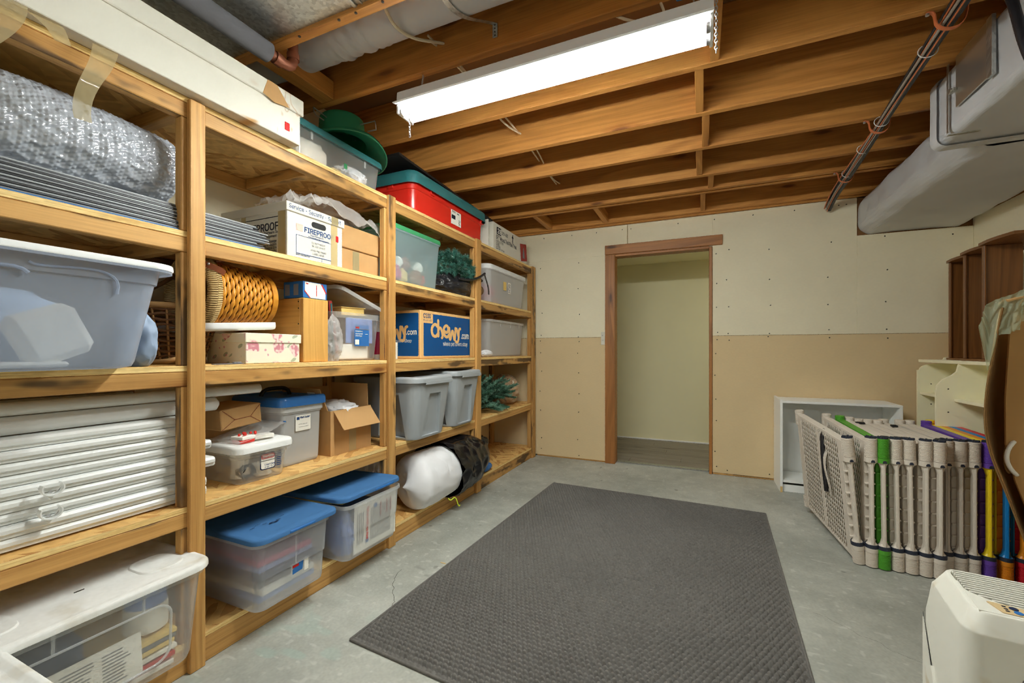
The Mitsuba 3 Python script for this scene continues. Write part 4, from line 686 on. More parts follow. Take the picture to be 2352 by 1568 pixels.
G = np.zeros((n, n, 3)); G[..., 0] = -1.84 + .19 * V - .05 * U; G[..., 1] = 1.09 + .25 * U; G[..., 2] = LZ + .006 + .030 * ridged(C, 1, 9) * np.sin(np.pi * U) ** .5 * np.sin(np.pi * np.clip(V, .05, .95)) ** .5 + .045 * U * U
k = thing('zip_bag', 'clear zip bag of red and white packets on the small bin lid', 'plastic bag'); part(k, 'film', grid(G), 'film', True); part(k, 'zip', tube(curve([tuple(G[-1, j]) for j in range(0, n, 4)], 16), .004, 6), 'pl_blue', True)
one('red_packet', 'red packet in the zip bag on the small bin lid', 'packet', box((-1.72, 1.108, LZ), (-1.665, 1.168, LZ + .012), .003), 'pl_red'); one('white_packet', 'white carton lying on the red packet in the zip bag', 'packet', tilt(box((-1.73, 1.11, LZ + .0125), (-1.668, 1.172, LZ + .026), .002), (-1.7, 1.14, LZ + .02), (0, 0, 1), 8), 'paper'); one('white_packet', 'flat white packet at the right in the zip bag', 'packet', tilt(box((-1.74, 1.19, LZ), (-1.69, 1.27, LZ + .016), .002), (-1.7, 1.23, LZ), (0, 0, 1), -8), 'paper')
one('red_beads', 'string of red beads on the white packet in the zip bag', 'beads', cat([blob((-1.70 + .02 * math.sin(i * 1.3), 1.125 + .009 * i, LZ + .031 + .002 * (i % 2)), (.0055,) * 3, 0, 1, 0, 2) for i in range(8)]), 'pl_red', True)
k = thing('paper_bag_box', 'small brown cardboard box with folded end, tipped behind the zip bag', 'cardboard box')
q_ = tilt(box((-1.95, 1.075, L2 + .215), (-1.735, 1.245, L2 + .298), .003), (-1.74, 1.16, L2 + .25), (1, 0, 0), 5); part(k, 'body', q_, 'cardboard')
pp = lambda y, z: np.array([-1.7335, y, z + (y - 1.16) * .087])
part(k, 'fold', cat(*[tube([pp(*a_), pp(*b_)], .0012, 4) for a_, b_ in (((1.08, L2 + .295), (1.13, L2 + .25)), ((1.24, L2 + .295), (1.195, L2 + .25)), ((1.13, L2 + .25), (1.195, L2 + .25)), ((1.08, L2 + .218), (1.13, L2 + .25)), ((1.24, L2 + .218), (1.195, L2 + .25)))]), 'leather')
part(k, 'support_flap', box((-1.93, 1.10, L2 + .157), (-1.90, 1.22, L2 + .222), .002), 'cardboard')
k = thing('file_bin', 'tall clear bin with blue handled lid and white name card', 'storage bin')
part(k, 'body', bowl(-1.87, 1.437, L2, .32, .225, .278, .93, .02, .006, .03, .85), 'clear_grey', 50); part(k, 'lid', lid(-1.87, 1.437, L2 + .286, .33, .235, .030, .02, .014, .03), 'pl_blue', 50)
part(k, 'lid__handle', tube(curve([(-1.90, 1.36, L2 + .305), (-1.90, 1.375, L2 + .335), (-1.90, 1.437, L2 + .345), (-1.90, 1.50, L2 + .335), (-1.90, 1.515, L2 + .305)], 16), .009, 8), 'pl_black', True)
lx = -1.7115; part(k, 'name_card', fcard(lx, 1.395, L2 + .155, .082, .072), 'paper'); part(k, 'name_card__print', cat(ft("What's Inside?", .009, lx + .0012, 1.418, L2 + .212, bold=True, width=.055), fcard(lx + .001, 1.401, L2 + .207, .014, .013)), 'ink_blue'); part(k, 'name_card__rule', cat(fcard(lx + .001, 1.41, L2 + .185, .05, .0012), fcard(lx + .001, 1.41, L2 + .172, .055, .0012)), 'ink_grey')
k = thing('cardboard_box', 'open brown cardboard box with its front flap folded down on the second shelf', 'cardboard box')
bx0, bx1, by0, by1, bz1 = -1.99, -1.690, 1.578, 1.862, L2 + .225
part(k, 'body', openbox((bx0, by0, L2), (bx1, by1, bz1)), 'cardboard'); part(k, 'front_flap', tilt(box((bx1, by0 + .02, bz1 - .004), (bx1 + .115, by1 - .004, bz1 - .001), 0), (bx1, 1.7, bz1), (0, 1, 0), 52), 'cardboard'); part(k, 'back_flap', tilt(box((bx0, by0, bz1), (bx0 + .004, by1, bz1 + .10), 0), (bx0, 1.7, bz1), (0, 1, 0), -14), 'cardboard'); part(k, 'side_flap', tilt(box((bx0 + .01, by0, bz1), (bx1 - .02, by0 + .004, bz1 + .125), 0), (-1.8, by0, bz1), (1, 0, 0), 24), 'cardboard'); part(k, 'side_flap', tilt(box((bx0 + .01, by1 - .004, bz1), (bx1 - .02, by1, bz1 + .12), 0), (-1.8, by1, bz1), (1, 0, 0), 2), 'cardboard')
part(k, 'side_flap__sticker', tilt(card((-1.80, by0 - .001, bz1 + .045), XU, ZU, .05, .06), (-1.8, by0, bz1), (1, 0, 0), 24), 'paper'); part(k, 'packing_tape', fcard(bx1 + .0003, 1.70, L2 + .003, .05, .19), 'amber_tape')
one('plastic_bag', 'white plastic bag bunched inside the open cardboard box', 'plastic bag', blob((-1.82, 1.72, bz1 - .02), (.11, .10, .05), .7, 2, 8, 4, True), 'fabric_white', True)
# grey totes
def tote(label, cx, cy, wx, wy, h, seed):
    k = thing('tote', label, 'tote'); N = 6
    def lp(s, zz, e=0): q = rr(wx * s + 2 * e, wy * s + 2 * e, .06 + e, N); return np.c_[q + [cx, cy], np.full(len(q), zz)]
    m = loft([lp(.80, L2), lp(.825, L2 + .006), lp(.84, L2 + .02), lp(.985, L2 + h - .03), lp(.985, L2 + h)]); m.process(True); m.fix_normals()
    fx = lambda z: cx + wx / 2 * (.84 + .145 * (z - .02) / (h - .05))
    cut = []
    za, zb = .015, h - .075
    A = np.array([(-.085, za), (.085, za), (.060, zb), (-.045, zb)]); 
    for dd in (0,):
        V = []
        for dx_, s in ((-.022, 1), (.05, 1)):
            for (y, z_) in A: V.append((fx(z_) + dx_, cy + y * wy / .36, L2 + z_))
        cut.append(trimesh.convex.convex_hull(np.array(V)))
    for y_ in (cy - wy / 2 * 1.0,):
        V = []
        for dy in (.035, -.06):
            for (a_, z_) in ((-.10, za), (.10, za), (.07, zb), (-.07, zb)): V.append((cx + .04 + a_, cy - wy / 2 * (.84 + .145 * z_ / h) + dy, L2 + z_))
        cut.append(trimesh.convex.convex_hull(np.array(V)))
    try: m = trimesh.boolean.difference([m] + cut, engine='manifold')
    except Exception as e: print('tote boolean', e)
    part(k, 'body', m, 'pl_grey', 25)
    part(k, 'lid', lid(cx, cy, L2 + h + .004, wx, wy, .024, .06, .016, .05), 'pl_grey', 50)
    part(k, 'lid_skirt', cat(box((cx + wx / 2 + .010, cy - wy * .30, L2 + h - .018), (cx + wx / 2 + .017, cy + wy * .42, L2 + h + .004), .002)), 'pl_grey'); return k
tote('left grey plastic tote with moulded grip panel jutting from the second shelf', -1.73, 2.205, .48, .40, .345, 1)
tote('right grey plastic tote with moulded grip panel beside the fourth post', -1.755, 2.672, .46, .375, .36, 2)
# pine branches
k = thing('pine_branches', 'bunch of artificial pine branches lying on the second shelf by the wall', 'artificial tree')
plain('pine', (98, 136, 116), .6, .3); plain('pine_dark', (62, 100, 80), .6, .3)
rg = np.random.default_rng(21)
def sprig(L, rg):
    p = np.array([(0, 0, 0), (L * .5, 0, .004), (L, 0, .0)]); return cat(needles(p, .026, .0030, 230, rg, .8), tube(p, .0025, 4))
SP = [mikit.ply(sprig(.16, rg), 'pine' if i % 3 else 'pine_dark') for i in range(4)]
for i in range(84):
    a = rg.uniform(-1.1, 1.1); e = rg.uniform(-.25, .75); o = np.array([-1.75 + rg.uniform(-.10, .06), 3.36 + rg.uniform(-.28, .26), L2 + .07 + rg.uniform(-.03, .15)])
    d = np.array([math.cos(e) * math.cos(a) * .9, math.cos(e) * math.sin(a), math.sin(e)])
    if i < 8: o = np.array([-1.74, 3.42 + .02 * i, L2 + .10 + .012 * i]); d = np.array([.35, .95, .18 - .03 * i])
    if i in (8, 9, 10, 11, 12): o = np.array([-1.70, 3.18 + .05 * (i - 8), L2 + .055]); d = np.array([.8, .4, -.25])
    d /= np.linalg.norm(d); o[2] = max(o[2], L2 + .035 + .13 * max(0, -d[2])); M = np.eye(4); M[:3, 0] = d; s = np.cross([0, 0, 1], d); s /= np.linalg.norm(s); M[:3, 1] = s; M[:3, 2] = np.cross(d, s); M[:3, 3] = o
    scene[partkey(k + '__sprig')] = {**SP[i % 4], 'to_world': T(M)}
part(k, 'trunk', tube([(-1.86, 3.05, L2 + .03), (-1.80, 3.30, L2 + .06), (-1.78, 3.55, L2 + .09)], .012, 7), 'wicker_dark', True)
one('black_bag', 'black fabric bag behind the pine branches on the second shelf', 'bag', blob((-1.88, 3.47, L2 + .12), (.09, .18, .125), .4, 2, 3, 4, True, L2), 'nylon', True)
k = thing('wrapped_parcel', 'brown paper parcel wrapped in clear film against the end wall', 'parcel')
part(k, 'body', blob((-1.80, 3.86, L2 + .135), (.13, .16, .14), .25, 2.2, 5, 5, True, L2), 'cardboard', True); part(k, 'label', card((-1.672, 3.79, L2 + .17), (-.25, 1, 0), (-.12, 0, 1), .10, .07), 'paper'); part(k, 'wrap', blob((-1.80, 3.86, L2 + .136), (.136, .166, .145), .28, 2.2, 5, 5, True, L2), 'crisp_clear', True)
# ---- bottom shelf
k = thing('storage_bin', 'clear bin with a dusty white lid below the louvre panels', 'storage bin')
part(k, 'body', bowl(-1.685, .560, L1, .42, .62, .285, .93, .05, .010, .016), 'crisp_clear', 50)
def dirty(p, n, uv):
    return mix(srgb(240, 242, 240), srgb(200, 192, 172), smoothstep(.5, .85, fbm(p.x * 9, p.y * 9, 4, 4)) * .7) * (.97 + .05 * noise(p.x * 120, p.y * 120))
scene['dirty_white'] = {'type': 'principledthin', 'base_color': proc(dirty), 'roughness': .45, 'diff_trans': .3, 'spec_trans': 0.0, 'eta': 1.45}
part(k, 'lid', lid(-1.685, .560, L1 + .290, .43, .63, .014, .05, .016, .02), 'dirty_white', 50)
def dish(cx, cy, z, wx, wy): return loft([(rr(wx, wy, .04) + [cx, cy], z), (rr(wx * .97, wy * .95, .04) + [cx, cy], z + .004), (rr(wx * .9, wy * .82, .035) + [cx, cy], z + .004), (rr(wx * .84, wy * .70, .03) + [cx, cy], z + .001)], False, True)
for y in (.40, .77): part(k, 'lid_panel', dish(-1.60, y + .02, L1 + .3006, .13, .12), 'dirty_white', 30)
part(k, 'litter', cat(box((-1.62, .60, L1 + .3002), (-1.616, .622, L1 + .3015), 0), *[box((-1.56 - .02 * i, .41 + .03 * (i % 3), L1 + .3015), (-1.557 - .02 * i, .416 + .03 * (i % 3), L1 + .3035), 0) for i in range(5)]), 'screw')
wf = np.array([(-1.4765 + .04 * (1 - (z_ - .02) / .25) * -.3, .60 + y_, L1 + z_) for y_, z_ in rr(.34, .175, .04, 6) + [0, .135]]); part(k, 'moulded_frame', cat(outline(wf, .004), tube([(-1.482, .51, L1 + .22), (-1.478, .51, L1 + .28)], .004, 6), tube([(-1.482, .70, L1 + .22), (-1.478, .70, L1 + .28)], .004, 6)), 'clear_plastic', True)
one('navy_box', 'dark navy box inside the clear bin with the dusty white lid', 'box', tilt(box((-1.80, .26, L1 + .03), (-1.52, .585, L1 + .215), .004), (-1.6, .45, L1 + .1), (0, 0, 1), -3), 'navy')
k = thing('printed_form', 'white printed form with punched holes inside the dusty lidded bin', 'paper'); part(k, 'sheet', tilt(fcard(-1.502, .50, L1 + .045, .205, .115), (-1.5, .6, L1 + .1), (0, 1, 0), -6), 'paper')
part(k, 'print', tilt(cat(*[fcard(-1.5005, .53 + .085 * j, L1 + .058 + .009 * i, RS.uniform(.04, .07), .0025) for i in range(10) for j in (0, 1)], *[frame(trimesh.creation.cylinder(.003, .001, sections=8), (-1.5005, .512, L1 + .06 + .022 * i), YU, ZU) for i in range(5)]), (-1.5, .6, L1 + .1), (0, 1, 0), -6), 'ink_grey')
one('tape_roll', 'white roll with blue top at the right inside the dusty lidded bin', 'roll', cat(mv(lathe([(.0, 0), (.055, 0), (.055, .075), (0, .075)], 24), (-1.585, .755, L1 + .125))), 'paper', 40); one('blue_jar', 'blue jar standing on the white roll in the dusty lidded bin', 'jar', mv(lathe([(0, 0), (.052, 0), (.05, .03), (.035, .05), (0, .05)], 24), (-1.585, .755, L1 + .2005)), 'pale_blue', 40)
for i, (m_, zz) in enumerate((('yellow_paper', .10), ('ink_grey', .085), ('yellow_paper', .070), ('paper', .05), ('ink_red', .03), ('paper', .008))):
    one('notebook', ('yellow pad on top of the pads in the dusty lidded bin', 'grey folder between the yellow pads in the dusty lidded bin', 'lower yellow pad in the dusty lidded bin', 'white pad under the yellow pads in the dusty lidded bin', 'red notebook low in the dusty lidded bin', 'white pad lowest in the dusty lidded bin')[i], 'pad', tilt(box((-1.86, .615 + .006 * i, L1 + zz), (-1.515, .805 - .004 * (i % 3), L1 + zz + .014), .002), (-1.6, .7, L1 + zz), (0, 0, 1), 2 * math.sin(i)), m_)
k = thing('storage_bin', 'clear bin with white lid on the floor at the bottom left corner', 'storage bin')
part(k, 'body', bowl(-1.33, .12, .001, .40, .56, .375, .93, .06, .010, .016), 'clear_plastic', 50); part(k, 'lid', lid(-1.33, .12, .380, .42, .58, .026, .07, .018, .02), 'dirty_white', 50)
def bluebin(label, cx, cy, wx, wy, h):
    k = thing('storage_bin', label, 'storage bin'); part(k, 'body', bowl(cx, cy, L1, wx, wy, h, .93, .035, .008, .016, .46), 'clear_plastic', 50)
    return k
k = bluebin('clear bin with a blue lid nearer the camera on the bottom shelf', -1.705, 1.218, .44, .335, .270)
part(k, 'lid', lid(-1.703, 1.230, L1 + .276, .45, .370, .015, .035, .012, .035), 'lid_blue', 50); part(k, 'lid__latch', box((-1.474, 1.17, L1 + .270), (-1.462, 1.29, L1 + .283), .004), 'pl_blue'); part(k, 'lid__scuff', cat(*[box((-1.60 - .015 * math.sin(i), 1.10 + .018 * i, L1 + .2912), (-1.597 - .02 * math.sin(i), 1.118 + .018 * i, L1 + .2916), 0) for i in range(9)]), 'navy')
part(k, 'rib', cat(box((-1.4915, 1.215, L1 + .13), (-1.489, 1.219, L1 + .26), 0)), 'clear_plastic')
part(k, 'label', tilt(fcard(-1.4985, 1.20, L1 + .075, .085, .055), (-1.49, 1.24, L1 + .1), (1, 0, 0), 4), 'clear_plastic'); part(k, 'label__blue_panel', frame(prism([(.004, .012), (.05, .016), (.055, .052), (.035, .052), (.004, .03)], .0006), (-1.4975, 1.203, L1 + .075), YU, ZU), 'pl_blue'); part(k, 'label__barcode', fcard(-1.4975, 1.262, L1 + .080, .020, .045), 'paper'); part(k, 'label__red_tab', fcard(-1.4970, 1.207, L1 + .112, .028, .010), 'ink_red')
for i in range(6):
    one('magazine', ('lowest', 'second lowest', 'third', 'fourth', 'fifth', 'topmost')[i] + ' magazine of the stack inside the nearer blue lidded bin', 'magazine', tilt(box((-1.89, 1.09, L1 + .022 + .028 * i), (-1.535 + .01 * (i % 2), 1.345 - .01 * (i % 3), L1 + .046 + .028 * i), .003), (-1.7, 1.2, L1 + .1), (0, 0, 1), 2.5 * math.sin(i * 2.3)), ('pale_blue', 'paper', 'ink_grey', 'navy', 'pale_blue', 'pink')[i])
k = bluebin('clear bin with a tilted blue lid and printed sheet farther along the bottom shelf', -1.71, 1.665, .46, .385, .270)
part(k, 'lid', tilt(lid(-1.72, 1.660, L1 + .290, .46, .40, .016, .035, .012, .035), (-1.72, 1.66, L1 + .29), (0, 1, 0), -1.5), 'lid_blue', 50); part(k, 'lid__latch', box((-1.484, 1.66, L1 + .288), (-1.474, 1.80, L1 + .302), .004), 'pl_blue')
k = thing('printed_sheet', 'white printed sheet standing inside the clear bin with tilted blue lid', 'paper'); part(k, 'sheet', tilt(fcard(-1.502, 1.535, L1 + .02, .30, .235), (-1.5, 1.7, L1), (0, 1, 0), 2), 'paper')
tx = lambda s, h, y, zt, **q: txt(s, h, (-1.4975, y, zt), (0, 0, -1), (0, 1, 0), **q)
part(k, 'red_print', tilt(cat(tx('Tell us what you think!', .014, 1.615, L1 + .225, bold=True, width=.165)), (-1.5, 1.7, L1), (0, 1, 0), 2), 'ink_red'); part(k, 'print', tilt(cat(*[fcard(-1.4985, 1.555 + .012 * i, L1 + .06, .003, .15) for i in range(4)], *[fcard(-1.4985, 1.645 + .010 * i, L1 + .05, .0025, .16) for i in range(15)]), (-1.5, 1.7, L1), (0, 1, 0), 2), 'ink_grey'); part(k, 'bars', tilt(cat(*[fcard(-1.498, y, L1 + .15, .006, .07) for y in (1.71, 1.755, 1.785)]), (-1.5, 1.7, L1), (0, 1, 0), 2), 'dark_red')
part(k, 'seal', tilt(cat(*[frame(trimesh.creation.cylinder(.011, .001, sections=20), (-1.4980, y, L1 + z_), YU, ZU) for y, z_ in ((1.675, .215), (1.622, .06))]), (-1.5, 1.7, L1), (0, 1, 0), 2), 'pl_blue')
one('blue_rope', 'blue and white bag stuffed in the left of the tilted lid bin', 'bag', blob((-1.58, 1.535, L1 + .11), (.07, .035, .10), .5, 2, 5, 4, True, L1 + .012), 'pale_blue', True)
one('grey_stack', 'grey folders behind the printed sheet in the tilted lid bin', 'folder', box((-1.90, 1.52, L1 + .014), (-1.53, 1.82, L1 + .19), .006), 'ink_grey'); one('envelope', 'cream envelope sticking out under the tilted blue lid', 'envelope', tilt(box((-1.80, 1.452, L1 + .2735), (-1.52, 1.56, L1 + .2745), 0), (-1.7, 1.5, L1 + .27), (0, 0, 1), 10), 'yellow_paper')
# pillow roll in a bin bag
n, m = 90, 72; G = np.zeros((n, m, 3)); a = np.linspace(0, 2 * np.pi, m + 1)[:-1]
for i in range(n):
    t = i / (n - 1); y = 2.12 + .36 * t; r = .170 * (1 + .03 * math.sin(3 * t)) * math.sqrt(max(.004, 1 - max(0, 1 - t / .22) ** 2.4))
    R = r * (1 + .05 * (meshkit.fbm(np.c_[np.cos(a) * 2, np.sin(a) * 2, np.full(m, t * 2.2)], 3, 4) - .5) - .03 * ridged(np.c_[np.cos(a) * 2.5, np.sin(a) * 2.5, np.full(m, t * 3)], 1.4, 6) ** 3); G[i] = np.c_[-1.645 + R * np.cos(a) * 1.05, np.full(m, y) - .05 * np.cos(a) * (1 - t), L1 + .165 + R * np.sin(a)]
G[..., 2] = np.maximum(G[..., 2], L1 + .001)
k = thing('pillow', 'rolled white pillow half covered by a black bin bag', 'pillow'); part(k, 'roll', grid(G, closed_v=True), 'fabric_white', True); part(k, 'end', loft([G[0], G[0].mean(0) + (G[0] - G[0].mean(0)) * .7 + [0, -.010, 0], G[0].mean(0) + (G[0] - G[0].mean(0)) * .2 + [0, -.014, 0]]), 'fabric_white', True); plain('lime', (200, 220, 60), .6, .3); part(k, 'drawstring', tube(curve([(-1.50, 2.36, L1 + .03), (-1.478, 2.37, L1 + .022), (-1.47, 2.39, L1 + .03), (-1.462, 2.40, L1 + .012), (-1.455, 2.43, L1 - .03)], 20), .0035, 6), 'lime', True)
G2 = np.zeros((110, m, 3))
for i in range(110):
    t = i / 109; y = 2.43 + .60 * t; r = .192 - .02 * t - .145 * max(0, t - .45) ** 1.5 / .55 ** 1.5 * 1.0
    R = r * (1 + .16 * (ridged(np.c_[np.cos(a) * 1.5 + t, np.sin(a) * 1.5, np.full(m, t * 2.6 + .3 * np.sin(a))], 1.6, 8) - .55) + .08 * (ridged(np.c_[np.cos(a) * 3, np.sin(a) * 3, np.full(m, t * 4)], 2.0, 3) - .5)); G2[i] = np.c_[-1.645 + .04 * t + R * np.cos(a) * 1.05, np.full(m, y) + .03 * np.cos(a), L1 + .165 + .03 * t + R * np.sin(a)]
G2[..., 2] = np.maximum(G2[..., 2], L1 + .001)
mat('bin_bag', (14, 14, 16), .16, .7); k = thing('bin_bag', 'black plastic bin bag pulled over the rolled pillow on the bottom shelf', 'bin bag'); part(k, 'sack', grid(G2, closed_v=True), 'bin_bag', True); part(k, 'knot', blob((-1.66, 3.04, L1 + .22), (.07, .09, .07), .8, 2, 3, 4, True), 'bin_bag', True)
one('blue_cloth', 'folded blue cloth sticking out behind the black bin bag', 'cloth', blob((-1.615, 3.10, L1 + .035), (.035, .085, .03), .3, 2, 3, 3, True, L1), 'pl_blue', True)
one('plastic_sheet', 'crumpled plastic sheet hanging behind the second post on the bottom shelf', 'plastic bag', blob((-1.80, 1.95, L1 + .19), (.08, .06, .18), .6, 2, 3, 4, True, L1), 'film', True)
# ================= right side of the room
plain('melamine', (234, 236, 234), .4, .4)
k = thing('bookcase', 'low white melamine bookcase behind the play yard panels', 'bookcase')
bx, bX, by = .552, 1.292, 3.862
part(k, 'side', box((bx, by, 0), (bx + .018, 4.178, .715), .001), 'melamine'); part(k, 'side', box((bX - .018, by, 0), (bX, 4.178, .700 + .005), .001), 'melamine')
part(k, 'top', box((bx + .018, by + .002, .689), (bX - .018, 4.178, .707), .001), 'melamine'); part(k, 'shelf', box((bx + .018, by + .012, .075), (bX - .018, 4.17, .093), .001), 'melamine'); part(k, 'plinth', box((bx + .018, by + .030, 0), (bX - .018, by + .046, .055), .001), 'melamine'); part(k, 'back', box((bx + .004, 4.178, .01), (bX - .004, 4.183, .70), 0), 'melamine')
plain('raw_edge', (206, 178, 120), .7, .2); part(k, 'chipped_corner', box((bx + .001, by - .0015, .0), (bx + .016, by + .002, .045), 0), 'raw_edge')
# play yard panels
plain('yard_tan', (204, 196, 184), .5, .35); plain('yard_green', (74, 148, 44), .42, .4); plain('yard_purple', (96, 62, 158), .42, .4); plain('yard_yellow', (232, 206, 40), .42, .4); plain('yard_orange', (222, 138, 30), .42, .4); plain('yard_blue', (24, 124, 190), .42, .4); plain('yard_red', (196, 30, 44), .42, .4); plain('yard_dark', (38, 44, 58), .45, .4)
YL, YH = .70, .635
def barrel(z0, z1, ribs, r=.0265):
    P = [(.0, z0), (r - .002, z0)]; n = ribs
    for i in range(n):
        a, b = z0 + (z1 - z0) * i / n, z0 + (z1 - z0) * (i + 1) / n; P += [(r, a + .0008), (r, b - .0022), (r - .0022, b - .0016), (r - .0022, b - .0002)]
    return lathe(P + [(r - .002, z1), (0, z1)], 20)
W_ = .040
yp = {}
yp['barrel_top'] = cat(barrel(.560, .655, 14)); yp['barrel_low'] = cat(barrel(.006, .078, 11)); yp['collar_top'] = lathe([(0, .535), (.0275, .535), (.0275, .559), (0, .559)], 20); yp['collar_low'] = lathe([(0, .079), (.0275, .079), (.0275, .100), (0, .100)], 20)
yp['dark_ring'] = lathe([(0, .1005), (.0278, .1005), (.0278, .118), (0, .118)], 20); yp['dark_cap'] = cat(lathe([(0, .6555), (.021, .6555), (.021, .660), (0, .660)], 16), *[rot(box((.008, -.003, .656), (.024, .003, .664), 0), i * math.pi / 3) for i in range(6)])
yp['keyhole'] = frame(prism([(-.008, 0), (.008, 0), (.008, .006), (.004, .012), (-.004, .012), (-.008, .006)], .002), (0, -.0276, .537), (1, 0, 0), (0, 0, 1))
post_ = [box((-.0075, -.018, .118), (.0075, .010, .535), .002), box((-.0025, -.024, .118), (.0025, -.018, .535), .0005)]
for s, z0, z1 in ((1, .118, .150), (1, .535, .50)): post_.append(loft([(rr(.046, .040, .018), z0 if z0 < z1 else z0), (rr(.030, .030, .012), (z0 * 2 + z1) / 3), (rr(.016, .026, .004), z1)]) if z0 < z1 else loft([(rr(.016, .026, .004), z1), (rr(.030, .030, .012), (z0 * 2 + z1) / 3), (rr(.046, .040, .018), z0)]))
yp['post'] = cat(post_)
yp['frame'] = cat(box((-W_ / 2, .03, .618), (W_ / 2, YL - .03, .634), .002), box((-W_ / 2, .03, .022), (W_ / 2, YL - .03, .038), .002), box((-W_ / 2, .024, .022), (W_ / 2, .075, .634), .002), box((-W_ / 2, YL - .075, .022), (W_ / 2, YL - .024, .634), .002), box((-W_ / 2, YL / 2 - .02, .04), (W_ / 2, YL / 2 + .02, .618), .002), *[box((-W_ / 2 - .0015, .012, z), (W_ / 2 + .0015, .028, z + .006), 0) for z in np.arange(.13, .53, .057)], *[box((-W_ / 2 - .002, y, .606), (-W_ / 2 + .006, y + .006, .622), 0) for y in np.arange(.08, YL - .08, .035)])
# diamond lattice in two openings
lat = []
for y0, y1 in ((.075, YL / 2 - .02), (YL / 2 + .02, YL - .075)):
    for sgn in (1, -1):
        for c in np.arange(-1.6, 1.6, .056):
            # line z = .33 + sgn * 2.4 * (y - ym) + c clipped to the opening
            ym = (y0 + y1) / 2; t0, t1 = y0, y1
            lo, hi = sorted(((.04 - .33 - c) / (sgn * 2.4) + ym, (.618 - .33 - c) / (sgn * 2.4) + ym)); t0, t1 = max(t0, lo), min(t1, hi)
            if t1 - t0 > .004:
                zf = lambda t: .33 + sgn * 2.4 * (t - ym) + c
                for xo in (-.016 + .002 * sgn,): lat.append(tube([(xo, t0, zf(t0)), (xo, t1, zf(t1))], .0027, 4, cap=False))
yp['lattice'] = cat(lat)
far = [mv(barrel(.560, .655, 8, .0255), (0, YL, 0)), mv(barrel(.006, .078, 6, .0255), (0, YL, 0)), mv(lathe([(0, .08), (.018, .08), (.018, .56), (0, .56)], 10), (0, YL, 0))]
yp['far_hinge'] = cat(far)
_yp = {}
def yard(label, bottom, top, far_top, col, bar=None, group=None, lattice=True, name='play_yard_panel', scale=1.0):
    """bottom: foot of the near column, top: where its upper end is, far_top: the upper end of the far column."""
    k = thing(name, label, 'play yard panel', group); b, t, f = (np.array(q, float) for q in (bottom, top, far_top))
    ez = t - b; ez /= np.linalg.norm(ez); ey = f - t; ey -= ez * (ey @ ez); ey /= np.linalg.norm(ey); M = np.eye(4); M[:3, 0], M[:3, 1], M[:3, 2], M[:3, 3] = np.cross(ey, ez) * scale, ey * scale, ez * scale, b; tw = T(M); bar = bar or col
    for n, m in (('barrel_top', col), ('barrel_low', col), ('collar_top', col), ('collar_low', col), ('post', bar), ('dark_ring', 'yard_dark'), ('dark_cap', 'yard_dark'), ('keyhole', 'yard_dark'), ('frame', col), ('far_hinge', col), ('lattice', col)):
        if n == 'lattice' and not lattice: continue
        if (n, m) not in _yp: _yp[n, m] = mikit.ply(yp[n], m, 30 if n in ('barrel_top', 'barrel_low', 'collar_top', 'collar_low', 'dark_ring', 'far_hinge') else False)
        nm = {'barrel_top': 'barrel', 'barrel_low': 'barrel', 'collar_top': 'collar', 'collar_low': 'collar'}.get(n, n); scene[partkey(k + '__' + nm)] = {**_yp[n, m], 'to_world': tw}
    return k
k = yard('leaning tan lattice play yard panel with a dark strap at the left front', (.738, 2.730, 0), (.673, 2.678, .66), (.602, 3.30, .665), 'yard_tan')
ez = np.array([-.098, -.0788, 1.0])
part(k, 'strap', tube([(.66, 2.96, .625), (.640, 2.955, .64), (.628, 2.95, .60), (.632, 2.955, .50), (.640, 2.96, .40), (.652, 2.965, .29)], .012, 6), 'nylon', True, label='dark webbing strap'); part(k, 'flap', band([(.640, 2.93, .52), (.628, 2.90, .43), (.640, 2.885, .36), (.655, 2.90, .30)], .04, (0, 1, .2), .003), 'yard_tan', True)
yard('small tan play yard panel standing open farthest back before the white bookcase', (.80, 3.29, 0), (.755, 3.27, .51), (.69, 3.80, .51), 'yard_tan', scale=.76)
RG = np.random.default_rng(9)
lab = {0: 'tan play yard panel second from the left end of the row', 1: 'single green play yard panel among the tan panels', 2: 'tan play yard panel right beside the green panel', 3: 'tan play yard panel second to the right of the green one', 4: 'tan play yard panel third to the right of the green one', 5: 'tan play yard panel standing forward in the middle of the row', 6: 'tan play yard panel set back just right of the forward one', 7: 'tan play yard panel second from the purple panel', 8: 'last tan play yard panel before the purple one'}
spots = [(.785, 2.715, .742, 3.44), (.832, 2.708, .815, 3.455), (.886, 2.712, .866, 3.44), (.938, 2.708, .915, 3.44), (.988, 2.704, .962, 3.42), (1.038, 2.700, 1.012, 3.405), (1.086, 2.760, 1.062, 3.41), (1.136, 2.762, 1.140, 3.43), (1.187, 2.768, 1.190, 3.435)]
for i, (x, y, fx_, fy) in enumerate(spots): yard(lab[i], (x, y, 0), (x - .012 * (i < 4), y - .02 * (i < 4) * (3 - i) * .4, .66), (fx_, fy, .66), 'yard_green' if i == 1 else 'yard_tan', 'yard_tan', lattice=i < 3)
for x, y, z, w_ in ((.868, 2.80, .636, .035), (.935, 2.80, .636, .06), (.90, 3.30, .636, .045), (1.05, 3.25, .636, .03), (1.10, 2.83, .636, .04)): one('velcro_tab', ('left front', 'wide front', 'left rear', 'small rear', 'right front')[[.868, .935, .90, 1.05, 1.10].index(x)] + ' black fastener tab on top of the tan panels', 'tab', box((x - w_ / 2, y, z), (x + w_ / 2, y + .03, z + .012), .003), 'pl_black')
